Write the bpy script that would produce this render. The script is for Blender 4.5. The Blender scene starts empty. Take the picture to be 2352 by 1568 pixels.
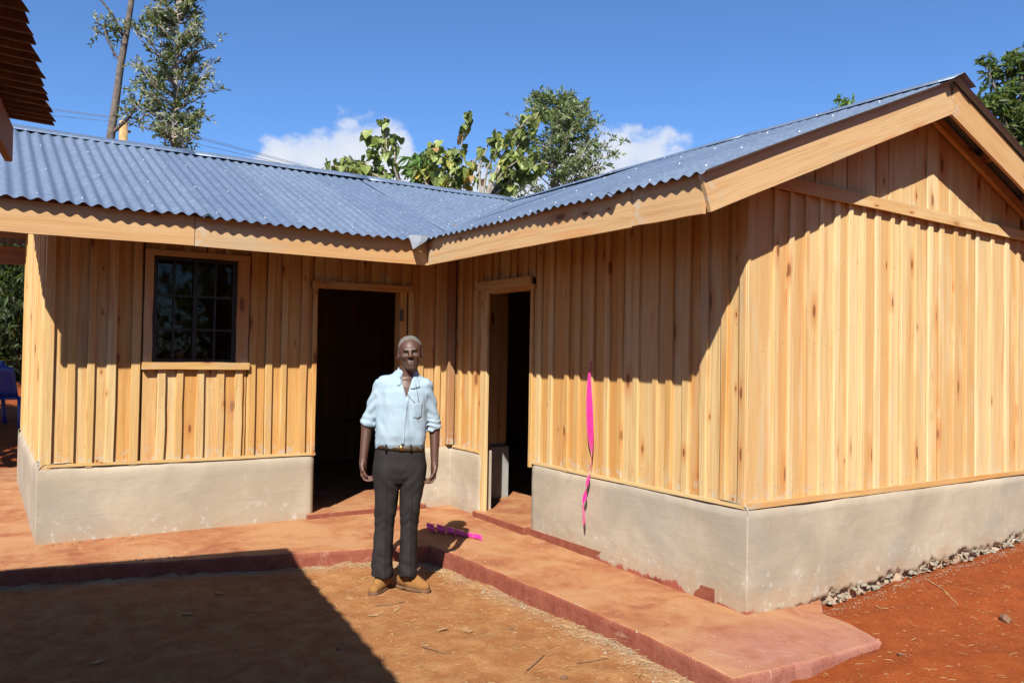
import bpy, math, random
import numpy as np
from mathutils import Vector, Matrix, noise as mnoise
random.seed(11)
RNG = np.random.default_rng(7)
R = math.radians
scene = bpy.context.scene
col = scene.collection

# ------------------------------------------------------------------ camera
YAW, PITCH, ROLL, CAM_H = 0.5797, 0.0202, 0.0169, 1.5609
def make_camera():
    r = Vector((math.cos(YAW), -math.sin(YAW), 0)); f0 = Vector((math.sin(YAW), math.cos(YAW), 0))
    z = Vector((0, 0, 1))
    F = f0 * math.cos(PITCH) + z * math.sin(PITCH); u = z * math.cos(PITCH) - f0 * math.sin(PITCH)
    Rt = r * math.cos(ROLL) + u * math.sin(ROLL); U = u * math.cos(ROLL) - r * math.sin(ROLL)
    cam = bpy.data.cameras.new('camera'); o = bpy.data.objects.new('camera', cam); col.objects.link(o)
    m = Matrix((Rt, U, -F)).transposed().to_4x4(); m.translation = (0, 0, CAM_H)
    o.matrix_world = m
    cam.sensor_width = 36; cam.lens = 36 * 1862.3 / 2352; cam.clip_start = 0.05; cam.clip_end = 4000
    scene.camera = o
make_camera()

# ------------------------------------------------------------------ sun, sky, exposure
SUN_EL, SUN_AZ = R(43.6), R(42.0)            # light travels towards +X+Y
SUNDIR = Vector((math.cos(SUN_EL) * math.sin(SUN_AZ), math.cos(SUN_EL) * math.cos(SUN_AZ), -math.sin(SUN_EL)))
sl = bpy.data.lights.new('sun', 'SUN'); so = bpy.data.objects.new('sun', sl); col.objects.link(so)
sl.energy = 5.0; sl.angle = R(0.53); sl.color = (1.0, 0.93, 0.82)
so.rotation_euler = SUNDIR.to_track_quat('-Z', 'Y').to_euler(); so.location = (-20, -20, 30)
# cumulus heads: bearing from the view axis, elevation, size (radians)
CLOUDS = [(-.285, .225, .036), (-.240, .228, .046), (-.195, .236, .048), (-.160, .248, .046), (-.150, .212, .055), (-.235, .190, .06), (-.07, .195, .055), (.0, .195, .05), (.085, .228, .042), (.130, .250, .046), (.165, .240, .046), (.10, .200, .06), (.150, .205, .06), (.200, .225, .034), (.188, .205, .05)]
SKY_STRENGTH = 0.078
def make_world():
    w = bpy.data.worlds.new('World'); scene.world = w; w.use_nodes = True
    nt = w.node_tree; N = nt.nodes; L = nt.links; N.clear()
    out = N.new('ShaderNodeOutputWorld'); bg = N.new('ShaderNodeBackground'); bg.inputs[1].default_value = SKY_STRENGTH
    sky = N.new('ShaderNodeTexSky'); sky.sky_type = 'NISHITA'; sky.sun_disc = False
    sky.sun_elevation = SUN_EL; sky.sun_rotation = math.atan2(-SUNDIR.x, -SUNDIR.y)
    sky.altitude = 600; sky.air_density = 1.0; sky.dust_density = 0.35; sky.ozone_density = 4.0
    # cumulus low over the horizon, all the way round
    tc = N.new('ShaderNodeTexCoord')
    nz = N.new('ShaderNodeTexNoise'); nz.inputs['Scale'].default_value = 16.0; nz.inputs['Detail'].default_value = 8; nz.inputs['Roughness'].default_value = 0.56
    mp = N.new('ShaderNodeMapping'); mp.inputs['Scale'].default_value = (1, 1, 1.5); mp.inputs['Location'].default_value = (0.2, 0.0, 0.0)
    L.new(tc.outputs['Generated'], mp.inputs[0]); L.new(mp.outputs[0], nz.inputs['Vector'])
    acc = None
    blobs = []
    r_ = Vector((math.cos(YAW), -math.sin(YAW), 0)); f_ = Vector((math.sin(YAW), math.cos(YAW), 0))
    for (az, el, s_) in CLOUDS: blobs.append((f_ * math.cos(az) * math.cos(el) + r_ * math.sin(az) * math.cos(el) + Vector((0, 0, math.sin(el))), s_))
    rr = random.Random(5)
    for k in range(7):
        a = rr.uniform(1.3, 6.0); e = rr.uniform(0.1, 0.28)
        blobs.append(((math.sin(a), math.cos(a), e), rr.uniform(.08, .2)))
    for (c, s) in blobs:
        c = Vector(c).normalized()
        d = N.new('ShaderNodeVectorMath'); d.operation = 'DISTANCE'; d.inputs[1].default_value = c
        L.new(tc.outputs['Generated'], d.inputs[0])
        m = N.new('ShaderNodeMath'); m.operation = 'DIVIDE'; m.inputs[1].default_value = s; L.new(d.outputs['Value'], m.inputs[0])
        s_ = N.new('ShaderNodeMath'); s_.operation = 'SUBTRACT'; s_.inputs[0].default_value = 1.0; L.new(m.outputs[0], s_.inputs[1])
        if acc is None: acc = s_
        else:
            mx = N.new('ShaderNodeMath'); mx.operation = 'SMOOTH_MAX'; mx.inputs[2].default_value = 0.25
            L.new(acc.outputs[0], mx.inputs[0]); L.new(s_.outputs[0], mx.inputs[1]); acc = mx
    n2 = N.new('ShaderNodeMath'); n2.operation = 'MULTIPLY_ADD'; n2.inputs[1].default_value = 2.2; n2.inputs[2].default_value = -1.10
    L.new(nz.outputs['Fac'], n2.inputs[0])
    ad = N.new('ShaderNodeMath'); ad.operation = 'ADD'; L.new(acc.outputs[0], ad.inputs[0]); L.new(n2.outputs[0], ad.inputs[1])
    mr = N.new('ShaderNodeMapRange'); mr.interpolation_type = 'SMOOTHSTEP'; mr.inputs['From Min'].default_value = 0.05; mr.inputs['From Max'].default_value = 0.45; mr.inputs['To Max'].default_value = 0.93
    L.new(ad.outputs[0], mr.inputs['Value'])
    cb = N.new('ShaderNodeMixRGB'); cb.inputs['Color1'].default_value = (4.4, 4.9, 6.0, 1); cb.inputs['Color2'].default_value = (5.4, 5.6, 6.0, 1)
    mr2 = N.new('ShaderNodeMapRange'); mr2.inputs['From Min'].default_value = 0.3; mr2.inputs['From Max'].default_value = 0.9
    L.new(ad.outputs[0], mr2.inputs['Value']); L.new(mr2.outputs[0], cb.inputs['Fac'])
    mix = N.new('ShaderNodeMixRGB'); L.new(mr.outputs[0], mix.inputs['Fac']); tint = N.new('ShaderNodeMixRGB'); tint.blend_type = 'MULTIPLY'; tint.inputs['Fac'].default_value = 1; tint.inputs['Color2'].default_value = (.62, .83, 1.08, 1); L.new(sky.outputs[0], tint.inputs['Color1']); L.new(tint.outputs[0], mix.inputs['Color1']); L.new(cb.outputs[0], mix.inputs['Color2'])
    L.new(mix.outputs[0], bg.inputs[0]); L.new(bg.outputs[0], out.inputs[0])
make_world()
scene.world.cycles.sampling_method = 'MANUAL'; scene.world.cycles.sample_map_resolution = 256
vs = scene.view_settings; vs.view_transform = 'Standard'; vs.look = 'None'; vs.exposure = 1.0; vs.gamma = 1.0; vs.use_curve_mapping = False
scene.render.engine = 'CYCLES'
scene.cycles.max_bounces = 7; scene.cycles.diffuse_bounces = 6; scene.cycles.glossy_bounces = 2; scene.cycles.transmission_bounces = 3; scene.cycles.transparent_max_bounces = 8

# ------------------------------------------------------------------ helpers
def tag(o, label=None, cat=None, group=None, kind=None):
    if label: o['label'] = label
    if cat: o['category'] = cat
    if group: o['group'] = group
    if kind: o['kind'] = kind
    return o
def setp(o, p):
    if p is not None:
        o.parent = p; o.matrix_parent_inverse = p.matrix_basis.inverted()
    return o
def empty(name, loc=(0, 0, 0), rz=0):
    o = bpy.data.objects.new(name, None); col.objects.link(o)
    o.matrix_basis = Matrix.Translation(Vector(loc)) @ Matrix.Rotation(rz, 4, 'Z'); o.empty_display_size = .2
    return o
def mesh(name, v, f, mat=None, parent=None, smooth=False, M=None):
    me = bpy.data.meshes.new(name); me.from_pydata([tuple(x) for x in v], [], [tuple(int(i) for i in x) for x in f]); me.update()
    if smooth: me.polygons.foreach_set('use_smooth', [True] * len(me.polygons))
    o = bpy.data.objects.new(name, me); col.objects.link(o)
    if M is not None: o.matrix_basis = M
    if mat: me.materials.append(mat)
    return setp(o, parent)
def smooth01(a, b, x):
    t = np.clip((np.asarray(x, float) - a) / (b - a), 0, 1); return t * t * (3 - 2 * t)
def _hash(i, j, k, seed):
    n = (i * 374761393 + j * 668265263 + k * 2147483647 + seed * 974711) & 0x7fffffff
    n = ((n ^ (n >> 13)) * 1274126177) & 0x7fffffff
    n = n ^ (n >> 16)
    return (n & 0xffff) / 65535.0
def vnoise(x, y, z=0.0, seed=0):
    x, y, z = np.broadcast_arrays(np.asarray(x, float), np.asarray(y, float), np.asarray(z, float))
    i = np.floor(x).astype(np.int64); j = np.floor(y).astype(np.int64); k = np.floor(z).astype(np.int64)
    u = x - i; v = y - j; w = z - k
    u = u * u * (3 - 2 * u); v = v * v * (3 - 2 * v); w = w * w * (3 - 2 * w)
    r = 0
    for a in (0, 1):
        for b in (0, 1):
            for c in (0, 1):
                r = r + _hash(i + a, j + b, k + c, seed) * (u if a else 1 - u) * (v if b else 1 - v) * (w if c else 1 - w)
    return r * 2 - 1
def fbm(x, y, z=0.0, seed=0, o=4):
    s = 0; a = 1.0; f = 1.0
    for i in range(o):
        s = s + a * vnoise(np.asarray(x) * f, np.asarray(y) * f, np.asarray(z) * f, seed + i * 17); a *= .5; f *= 2.03
    return s

# ------------------------------------------------------------------ materials
KALB = 0.64        # surface albedos, set against the photograph's bright exposure
class NT:
    K = KALB
    def __init__(s, name):
        s.m = bpy.data.materials.new(name); s.m.use_nodes = True; s.t = s.m.node_tree; s.N = s.t.nodes; s.L = s.t.links
        s.N.clear(); s.out = s.N.new('ShaderNodeOutputMaterial')
    def n(s, typ, **kw):
        x = s.N.new('ShaderNode' + typ)
        for k, v in kw.items():
            if k.startswith('_'): setattr(x, k[1:], v)
            else:
                kk = int(k[1:]) if k[0] == 'i' and k[1:].isdigit() else k.replace('__', ' ')
                if hasattr(v, 'is_linked') or isinstance(v, bpy.types.NodeSocket): s.L.new(v, x.inputs[kk])
                else: x.inputs[kk].default_value = v
        return x
    def math(s, op, a, b=None, c=None):
        x = s.N.new('ShaderNodeMath'); x.operation = op
        for i, v in enumerate((a, b, c)):
            if v is None: continue
            if isinstance(v, bpy.types.NodeSocket): s.L.new(v, x.inputs[i])
            else: x.inputs[i].default_value = v
        return x.outputs[0]
    def mix(s, f, a, b, typ='MIX'):
        x = s.N.new('ShaderNodeMixRGB'); x.blend_type = typ
        for i, v in zip(('Fac', 'Color1', 'Color2'), (f, a, b)):
            if isinstance(v, bpy.types.NodeSocket): s.L.new(v, x.inputs[i])
            else: x.inputs[i].default_value = v if i == 'Fac' else tuple(c * s.K for c in v[:3]) + (1,)
        return x.outputs[0]
    def noise(s, vec, scale, detail=4, rough=.5, dist=0):
        x = s.n('TexNoise', Scale=scale, Detail=detail, Roughness=rough, Distortion=dist)
        if vec is not None: s.L.new(vec, x.inputs['Vector'])
        return x.outputs['Fac']
    def ramp(s, v, a, b, t0=0.0, t1=1.0):
        x = s.N.new('ShaderNodeMapRange'); x.interpolation_type = 'SMOOTHSTEP'
        s.L.new(v, x.inputs['Value']); x.inputs['From Min'].default_value = a; x.inputs['From Max'].default_value = b
        x.inputs['To Min'].default_value = t0; x.inputs['To Max'].default_value = t1
        return x.outputs[0]
    def vscale(s, vec, sc, loc=None):
        x = s.N.new('ShaderNodeVectorMath'); x.operation = 'MULTIPLY'; s.L.new(vec, x.inputs[0]); x.inputs[1].default_value = sc
        return x.outputs[0]
    def vadd(s, a, b):
        x = s.N.new('ShaderNodeVectorMath'); x.operation = 'ADD'
        for i, v in enumerate((a, b)):
            if isinstance(v, bpy.types.NodeSocket): s.L.new(v, x.inputs[i])
            else: x.inputs[i].default_value = v
        return x.outputs[0]
    def bump(s, h, dist=.01, strength=.5, nrm=None):
        x = s.N.new('ShaderNodeBump'); x.inputs['Strength'].default_value = strength; x.inputs['Distance'].default_value = dist
        s.L.new(h, x.inputs['Height'])
        if nrm is not None: s.L.new(nrm, x.inputs['Normal'])
        return x.outputs[0]
    def bsdf(s, color, rough=.6, metal=0.0, normal=None, spec=.5, **kw):
        b = s.N.new('ShaderNodeBsdfPrincipled')
        for k, v in (('Base Color', color), ('Roughness', rough), ('Metallic', metal), ('Specular IOR Level', spec)):
            if isinstance(v, bpy.types.NodeSocket): s.L.new(v, b.inputs[k])
            else: b.inputs[k].default_value = (tuple(v) + (1,))[:4] if k == 'Base Color' else v
        for k, v in kw.items(): b.inputs[k.replace('__', ' ')].default_value = v
        if normal is not None: s.L.new(normal, b.inputs['Normal'])
        s.L.new(b.outputs[0], s.out.inputs['Surface']); return b

def simple(name, color, rough=.6, metal=0.0, var=.12, scale=20, bump=0.0, spec=.5):
    t = NT(name); tc = t.n('TexCoord').outputs['Object']
    n = t.noise(tc, scale, 5)
    f = t.ramp(n, .3, .7)
    c = t.mix(f, [x * (1 - var) for x in color], [min(1, x * (1 + var)) for x in color])
    t.bsdf(c, rough, metal, t.bump(n, .004, bump) if bump else None, spec)
    return t.m

def wood(name, ca, cb, cc, sap=(.60, .45, .225), knots=True, rough=.72, thr=.70, gwc=(.40, .33, .22), heart=.55):
    """sawn timber, grain along local Z; each piece takes its own shade from Object Info"""
    t = NT(name); t.K = .84; tc = t.n('TexCoord').outputs['Object']; oi = t.n('ObjectInfo')
    rnd = oi.outputs['Random']
    off = t.n('CombineXYZ', X=t.math('MULTIPLY', rnd, 37.0), Y=t.math('MULTIPLY', rnd, 91.0), Z=t.math('MULTIPLY', rnd, 57.0)).outputs[0]
    p = t.vadd(tc, off)
    # wandering grain
    warp = t.n('TexNoise', Scale=2.2, Detail=2.0); t.L.new(t.vscale(p, (1, 1, .5)), warp.inputs['Vector'])
    pw = t.vadd(p, t.vscale(warp.outputs['Color'], (.05, .05, 0)))
    g = t.noise(t.vscale(pw, (42, 42, 1.1)), 1.0, 3, .6)
    fine = t.noise(t.vscale(pw, (190, 190, 5)), 1.0, 1, .6)
    broad = t.noise(t.vscale(p, (9, 9, 1.3)), 1.0, 2, .5)
    base = t.mix(t.ramp(rnd, 0, 1), ca, cb)
    r2 = t.math('FRACT', t.math('MULTIPLY', rnd, 17.31))
    base = t.mix(t.ramp(r2, .25, .95, 0, .9), base, sap); r3 = t.math('FRACT', t.math('MULTIPLY', rnd, 53.77)); base = t.mix(t.ramp(r3, .62, 1.0, 0, .55), base, (.50, .245, .075))
    c = t.mix(t.math('MULTIPLY', t.ramp(g, .42, .72), .55), base, cc)
    c = t.mix(t.ramp(broad, .5, .72, 0, .55), c, sap)
    c = t.mix(t.ramp(fine, .58, .8, 0, .25), c, [x * .55 for x in cc])
    # reddish heart streaks
    st = t.noise(t.vscale(pw, (16, 16, .75)), 1.0, 2, .5)
    c = t.mix(t.ramp(st, .58, .74, 0, heart), c, (.52, .21, .055))
    h = t.math('ADD', t.math('MULTIPLY', g, .6), t.math('MULTIPLY', fine, .5))
    if knots:
        sp = t.n('SeparateXYZ', i0=p)
        kv = t.n('CombineXYZ', X=t.math('MULTIPLY', t.math('ADD', sp.outputs['X'], t.math('MULTIPLY', warp.outputs['Fac'], .03)), 7.5), Y=t.math('MULTIPLY', sp.outputs['Z'], 2.6)).outputs[0]
        vor = t.n('TexVoronoi', _voronoi_dimensions='2D', _feature='F1', Scale=1.0, Randomness=1.0); t.L.new(kv, vor.inputs['Vector'])
        pick = t.n('SeparateColor'); t.L.new(vor.outputs['Color'], pick.inputs[0])
        on = t.ramp(pick.outputs[0], thr, thr + .04)
        dk = t.math('DIVIDE', vor.outputs['Distance'], t.math('MULTIPLY_ADD', t.math('POWER', pick.outputs[1], 2.0), 1.5, .45))
        k = t.math('MULTIPLY', t.ramp(dk, .05, .11, .85, 0), on)
        halo = t.math('MULTIPLY', t.ramp(dk, .06, .34, .6, 0), on)
        c = t.mix(halo, c, (.46, .17, .045)); c = t.mix(k, c, (.16, .055, .02))
        h = t.math('ADD', h, t.math('MULTIPLY', k, .6))
    zz_ = t.n('SeparateXYZ', i0=tc).outputs['Z']
    ms = t.math('MULTIPLY', t.ramp(zz_, .0, .16, 1, 0), t.ramp(t.noise(p, 18, 3, .6), .50, .62))
    c = t.mix(t.math('MULTIPLY', ms, .75), c, (.46, .42, .34))
    # grey weather
    gw = t.noise(t.vscale(p, (4, 4, .9)), 1.0, 3, .65)
    c = t.mix(t.ramp(gw, .56, .76, 0, .6), c, gwc)
    t.bsdf(c, rough, 0, t.bump(h, .004, .55), .3)
    return t.m

M = {}
M['board'] = wood('sawn_boards', (.51, .265, .076), (.55, .32, .105), (.38, .165, .042))
M['board_pale'] = wood('pale_gable_boards', (.54, .345, .145), (.59, .405, .19), (.46, .25, .09), sap=(.64, .50, .27), thr=.80, gwc=(.50, .43, .29), heart=.35)
M['batten_pale'] = wood('pale_gable_battens', (.57, .40, .185), (.60, .43, .21), (.47, .29, .12), sap=(.66, .53, .30), thr=.86, gwc=(.52, .46, .32), heart=.25)
M['batten'] = wood('sawn_battens', (.54, .355, .140), (.52, .305, .10), (.41, .22, .07))
M['fascia'] = wood('planed_fascia', (.49, .275, .115), (.52, .31, .135), (.41, .20, .075), sap=(.55, .37, .19), knots=True, rough=.62)
M['oldwood'] = wood('neighbour_timber', (.30, .13, .055), (.33, .15, .06), (.20, .08, .03), sap=(.35, .2, .1), knots=False)
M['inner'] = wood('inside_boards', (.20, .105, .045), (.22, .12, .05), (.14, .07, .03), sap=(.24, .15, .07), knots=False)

def metal_roof():
    t = NT('galvanised_iron'); tc = t.n('TexCoord').outputs['Object']; oi = t.n('ObjectInfo').outputs['Random']
    n = t.noise(tc, 26, 3, .62)
    big = t.noise(tc, 2.3, 4, .6)
    c = t.mix(t.ramp(n, .35, .68), (.27, .36, .51), (.34, .435, .59))
    c = t.mix(t.ramp(big, .52, .7, 0, .35), c, (.21, .30, .45))
    c = t.mix(t.ramp(oi, 0, 1, 0, .45), c, (.17, .26, .42))
    r = t.math('ADD', t.ramp(n, .3, .75, .46, .56), t.ramp(big, .4, .7, 0, .08))
    t.bsdf(c, r, .6, t.bump(big, .004, .3), .4)
    return t.m
M['metal'] = metal_roof()
def rusty():
    t = NT('rusty_iron_underside'); tc = t.n('TexCoord').outputs['Object']
    n = t.noise(tc, 9, 6, .6)
    c = t.mix(t.ramp(n, .35, .7), (.17, .085, .05), (.32, .18, .105))
    t.bsdf(c, .6, .25, None, .4); return t.m
M['rust'] = rusty()
M['flap'] = simple('bent_tin', (.36, .40, .46), .6, .3, .15, 12)
M['screw'] = simple('zinc_screw', (.75, .77, .80), .5, .3)

def plaster():
    t = NT('cement_plaster'); tc = t.n('TexCoord').outputs['Object']
    big = t.noise(tc, 1.6, 6, .62, .6); mid = t.noise(tc, 6, 6, .6, .4); fine = t.noise(tc, 110, 4, .6)
    sx = t.n('SeparateXYZ', i0=tc)
    c = t.mix(t.ramp(big, .34, .68), (.45, .385, .295), (.56, .485, .38))
    c = t.mix(t.ramp(mid, .54, .74, 0, .55), c, (.40, .355, .29))
    c = t.mix(t.ramp(mid, .40, .26, 0, .45), c, (.60, .54, .44))
    pt = t.noise(tc, .9, 5, .6, .9); c = t.mix(t.ramp(pt, .50, .60, 0, .5), c, (.39, .36, .31))
    # trowel streaks and hair cracks
    tr = t.noise(t.vscale(tc, (2.2, 2.2, 14)), 1.0, 5, .65, .8)
    c = t.mix(t.ramp(tr, .57, .72, 0, .35), c, (.42, .375, .31))
    cr = t.n('TexVoronoi', _feature='DISTANCE_TO_EDGE', Scale=1.7); t.L.new(t.vadd(tc, t.vscale(t.n('TexNoise', Scale=4.0, Detail=4.0).outputs['Color'], (.35, .35, .35))), cr.inputs['Vector'])
    crm = t.math('MULTIPLY', t.ramp(cr.outputs['Distance'], .0, .008, 1, 0), t.ramp(big, .5, .62))
    c = t.mix(t.math('MULTIPLY', crm, .08), c, (.15, .13, .11))
    # soil and lime splashes near the foot
    foot = t.math('ADD', sx.outputs['Z'], t.math('MULTIPLY', t.noise(tc, 5, 5, .6), -.42))
    c = t.mix(t.ramp(foot, -.10, .06, .55, 0), c, (.50, .33, .21))
    lm = t.math('MULTIPLY', t.ramp(t.noise(tc, 13, 6, .7), .56, .68), t.ramp(sx.outputs['Z'], .22, .42, 1, 0))
    c = t.mix(t.math('MULTIPLY', lm, .7), c, (.70, .67, .62))
    # spilled red floor paint at the very foot
    rp = t.math('ADD', sx.outputs['Z'], t.math('MULTIPLY', t.noise(t.vscale(tc, (2.6, 2.6, 1.0)), 1.0, 6, .62), -.36))
    at = t.n('Attribute', _attribute_name='paint')
    rm = t.math('MULTIPLY', t.ramp(rp, -.080, -.066, 1, 0), at.outputs['Fac'])
    c = t.mix(rm, c, (.40, .085, .055))
    h = t.math('ADD', t.math('MULTIPLY', fine, .22), t.math('ADD', mid, t.math('MULTIPLY', tr, .5)))
    h = t.math('SUBTRACT', h, t.math('MULTIPLY', crm, .1))
    t.bsdf(c, .9, 0, t.bump(h, .008, .6), .25); return t.m
M['plaster'] = plaster()
M['plaster_grey'] = simple('inner_plaster', (.36, .36, .35), .9, 0, .12, 9, .4)

def oxide():
    t = NT('red_oxide_cement'); tc = t.n('TexCoord').outputs['Object']; g = t.n('NewGeometry')
    nz = t.n('SeparateXYZ', i0=g.outputs['Normal']).outputs['Z']
    a = t.noise(t.vscale(tc, (1.0, 1.0, 1.0)), 2.4, 6, .62, .6); b = t.noise(tc, 9, 7, .68, .5); f = t.noise(tc, 70, 4, .65)
    red = t.mix(t.ramp(b, .35, .7), (.265, .066, .038), (.34, .11, .065))
    dust = t.mix(t.ramp(a, .38, .66), (.47, .20, .082), (.53, .28, .135))
    amt = t.math('MULTIPLY', t.ramp(nz, .55, .95), t.ramp(t.math('ADD', t.math('MULTIPLY', a, .7), t.math('MULTIPLY', b, .4)), .36, .60, .35, .96))
    sp = t.n('SeparateXYZ', i0=tc)
    at = t.math('MULTIPLY', t.ramp(sp.outputs['Y'], 2.75, 3.35, 1, 0), t.ramp(sp.outputs['X'], 2.8, 3.3))
    c = t.mix(amt, red, dust)
    c = t.mix(t.math('MULTIPLY', at, t.ramp(b, .3, .62, .3, .8)), c, (.46, .215, .165))
    c = t.mix(t.ramp(f, .60, .76, 0, .45), c, (.54, .36, .24))
    c = t.mix(t.math('MULTIPLY', t.ramp(b, .62, .74, 0, .5), t.ramp(nz, .5, .9)), c, (.55, .42, .29))
    wn = t.n('TexNoise', Scale=3.0, Detail=4.0); t.L.new(tc, wn.inputs['Vector'])
    cr = t.n('TexVoronoi', _feature='DISTANCE_TO_EDGE', Scale=1.1); t.L.new(t.vadd(tc, t.vscale(wn.outputs['Color'], (.5, .5, .5))), cr.inputs['Vector'])
    crm = t.math('MULTIPLY', t.ramp(cr.outputs['Distance'], 0, .006, 1, 0), t.ramp(a, .48, .56))
    sc = t.noise(t.vscale(tc, (14, 3, 8)), 1.0, 4, .7, .5)
    c = t.mix(t.ramp(sc, .62, .72, 0, .4), c, (.62, .45, .30))
    hh = t.math('SUBTRACT', t.math('ADD', t.math('MULTIPLY', b, 1.3), t.math('MULTIPLY', f, .6)), t.math('MULTIPLY', crm, .15))
    t.bsdf(c, .82, 0, t.bump(hh, .009, .7), .3); return t.m
M['oxide'] = oxide()

def soil():
    t = NT('red_soil'); tc = t.n('TexCoord').outputs['Object']
    at = t.n('Attribute', _attribute_name='soil'); sep = t.n('SeparateColor', i0=at.outputs['Color'])
    a = t.noise(tc, 1.3, 7, .65, .4); b = t.noise(tc, 7, 7, .7, .3); f = t.noise(tc, 60, 5, .7); ff = t.noise(tc, 230, 3, .6)
    red = t.mix(t.ramp(b, .33, .7), (.32, .068, .014), (.41, .098, .024))
    tan = t.mix(t.ramp(b, .36, .68), (.42, .172, .062), (.55, .28, .115))
    amt = t.math('ADD', sep.outputs[0], t.math('MULTIPLY', t.math('SUBTRACT', a, .5), 1.5))
    c = t.mix(t.ramp(amt, .25, .8), red, tan)
    c = t.mix(t.math('MULTIPLY', sep.outputs[1], t.ramp(f, .3, .62)), c, (.56, .42, .28))
    c = t.mix(t.ramp(f, .60, .72, 0, .4), c, (.47, .29, .16)); c = t.mix(t.ramp(f, .40, .28, 0, .55), c, (.16, .055, .024))
    c = t.mix(t.ramp(ff, .64, .8, 0, .5), c, (.56, .41, .27))
    h = t.math('ADD', t.math('MULTIPLY', b, 1.6), t.math('ADD', f, t.math('MULTIPLY', ff, .4)))
    t.bsdf(c, .95, 0, t.bump(h, .018, .8), .15); return t.m
M['soil'] = soil()

# ------------------------------------------------------------------ setting: ground and walkway
xB, yC, yA = 3.7738, 3.2182, 6.8013          # plinth faces
xL, xD1l, xD1r = 0.3606, 2.4326, 3.306
yD2r, yD2l = 5.4475, 6.1765
xEnd, yBack = 7.30, 10.30
IN = 0.035                                   # boards stand back from the plinth face
PT = 0.70                                    # plinth top
def gz(x, y, fine=True):
    x = np.asarray(x, float); y = np.asarray(y, float)
    z = 0.62 * smooth01(10.9, 14.0, y) * smooth01(40, 2, np.abs(x)) + 0.045 * np.maximum(y - 14, 0) * smooth01(200, 20, y)
    z = z + 0.05 * np.clip(x - 4.2, 0, 6) * smooth01(1.2, 3.0, y)
    z = z + 0.035 * smooth01(4.9, 5.8, y) * smooth01(3.2, 2.4, x) * smooth01(9, 7, y)
    z = z - 0.03 * smooth01(3.6, 2.4, y) * smooth01(3.6, 2.8, x)
    z = z + 0.05 * smooth01(3.4, 4.2, x) * smooth01(3.4, 2.7, y) * smooth01(.6, 1.8, y)
    if fine:
        z = z + .016 * fbm(x * 1.7, y * 1.7, 0, 3, 3) + .010 * fbm(x * 6, y * 6, 0, 9, 4)
    return z
WALK = [(-2.2, 6.70, .13), (0.14, 6.21, .13), (2.516, 5.606, .13), (2.885, 5.50, .128), (2.93, 5.26, .122), (2.985, 3.907, .112), (2.985, 3.18, .105), (2.955, 2.60, .095),
        (3.5, 2.58, .075), (4.134, 2.597, .06), (4.26, 2.86, .06), (4.283, 3.072, .06), (4.5, 3.24, .065), (xB + .3, yC + .3, .085), (xB + .3, yA + .3, .155), (xL + .3, yA + .3, .16), (xL + .3, 11.5, .14), (-2.2, 11.5, .13)]
def in_walk(px, py):
    px = np.asarray(px, float); py = np.asarray(py, float); c = np.zeros(np.broadcast(px, py).shape, bool)
    n = len(WALK)
    for i in range(n):
        x0, y0, _ = WALK[i]; x1, y1, _ = WALK[(i + 1) % n]
        if y0 == y1: continue
        c ^= ((y0 > py) != (y1 > py)) & (px < (x1 - x0) * (py - y0) / (y1 - y0) + x0)
    return c
def edge_dist(px, py):
    d = np.full(np.broadcast(px, py).shape, 9.0)
    for i in range(12):
        a = np.array(WALK[i][:2]); b = np.array(WALK[i + 1][:2]); e = b - a; L2 = (e ** 2).sum()
        t = np.clip(((px - a[0]) * e[0] + (py - a[1]) * e[1]) / L2, 0, 1)
        d = np.minimum(d, np.hypot(px - a[0] - t * e[0], py - a[1] - t * e[1]))
    return d
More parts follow.
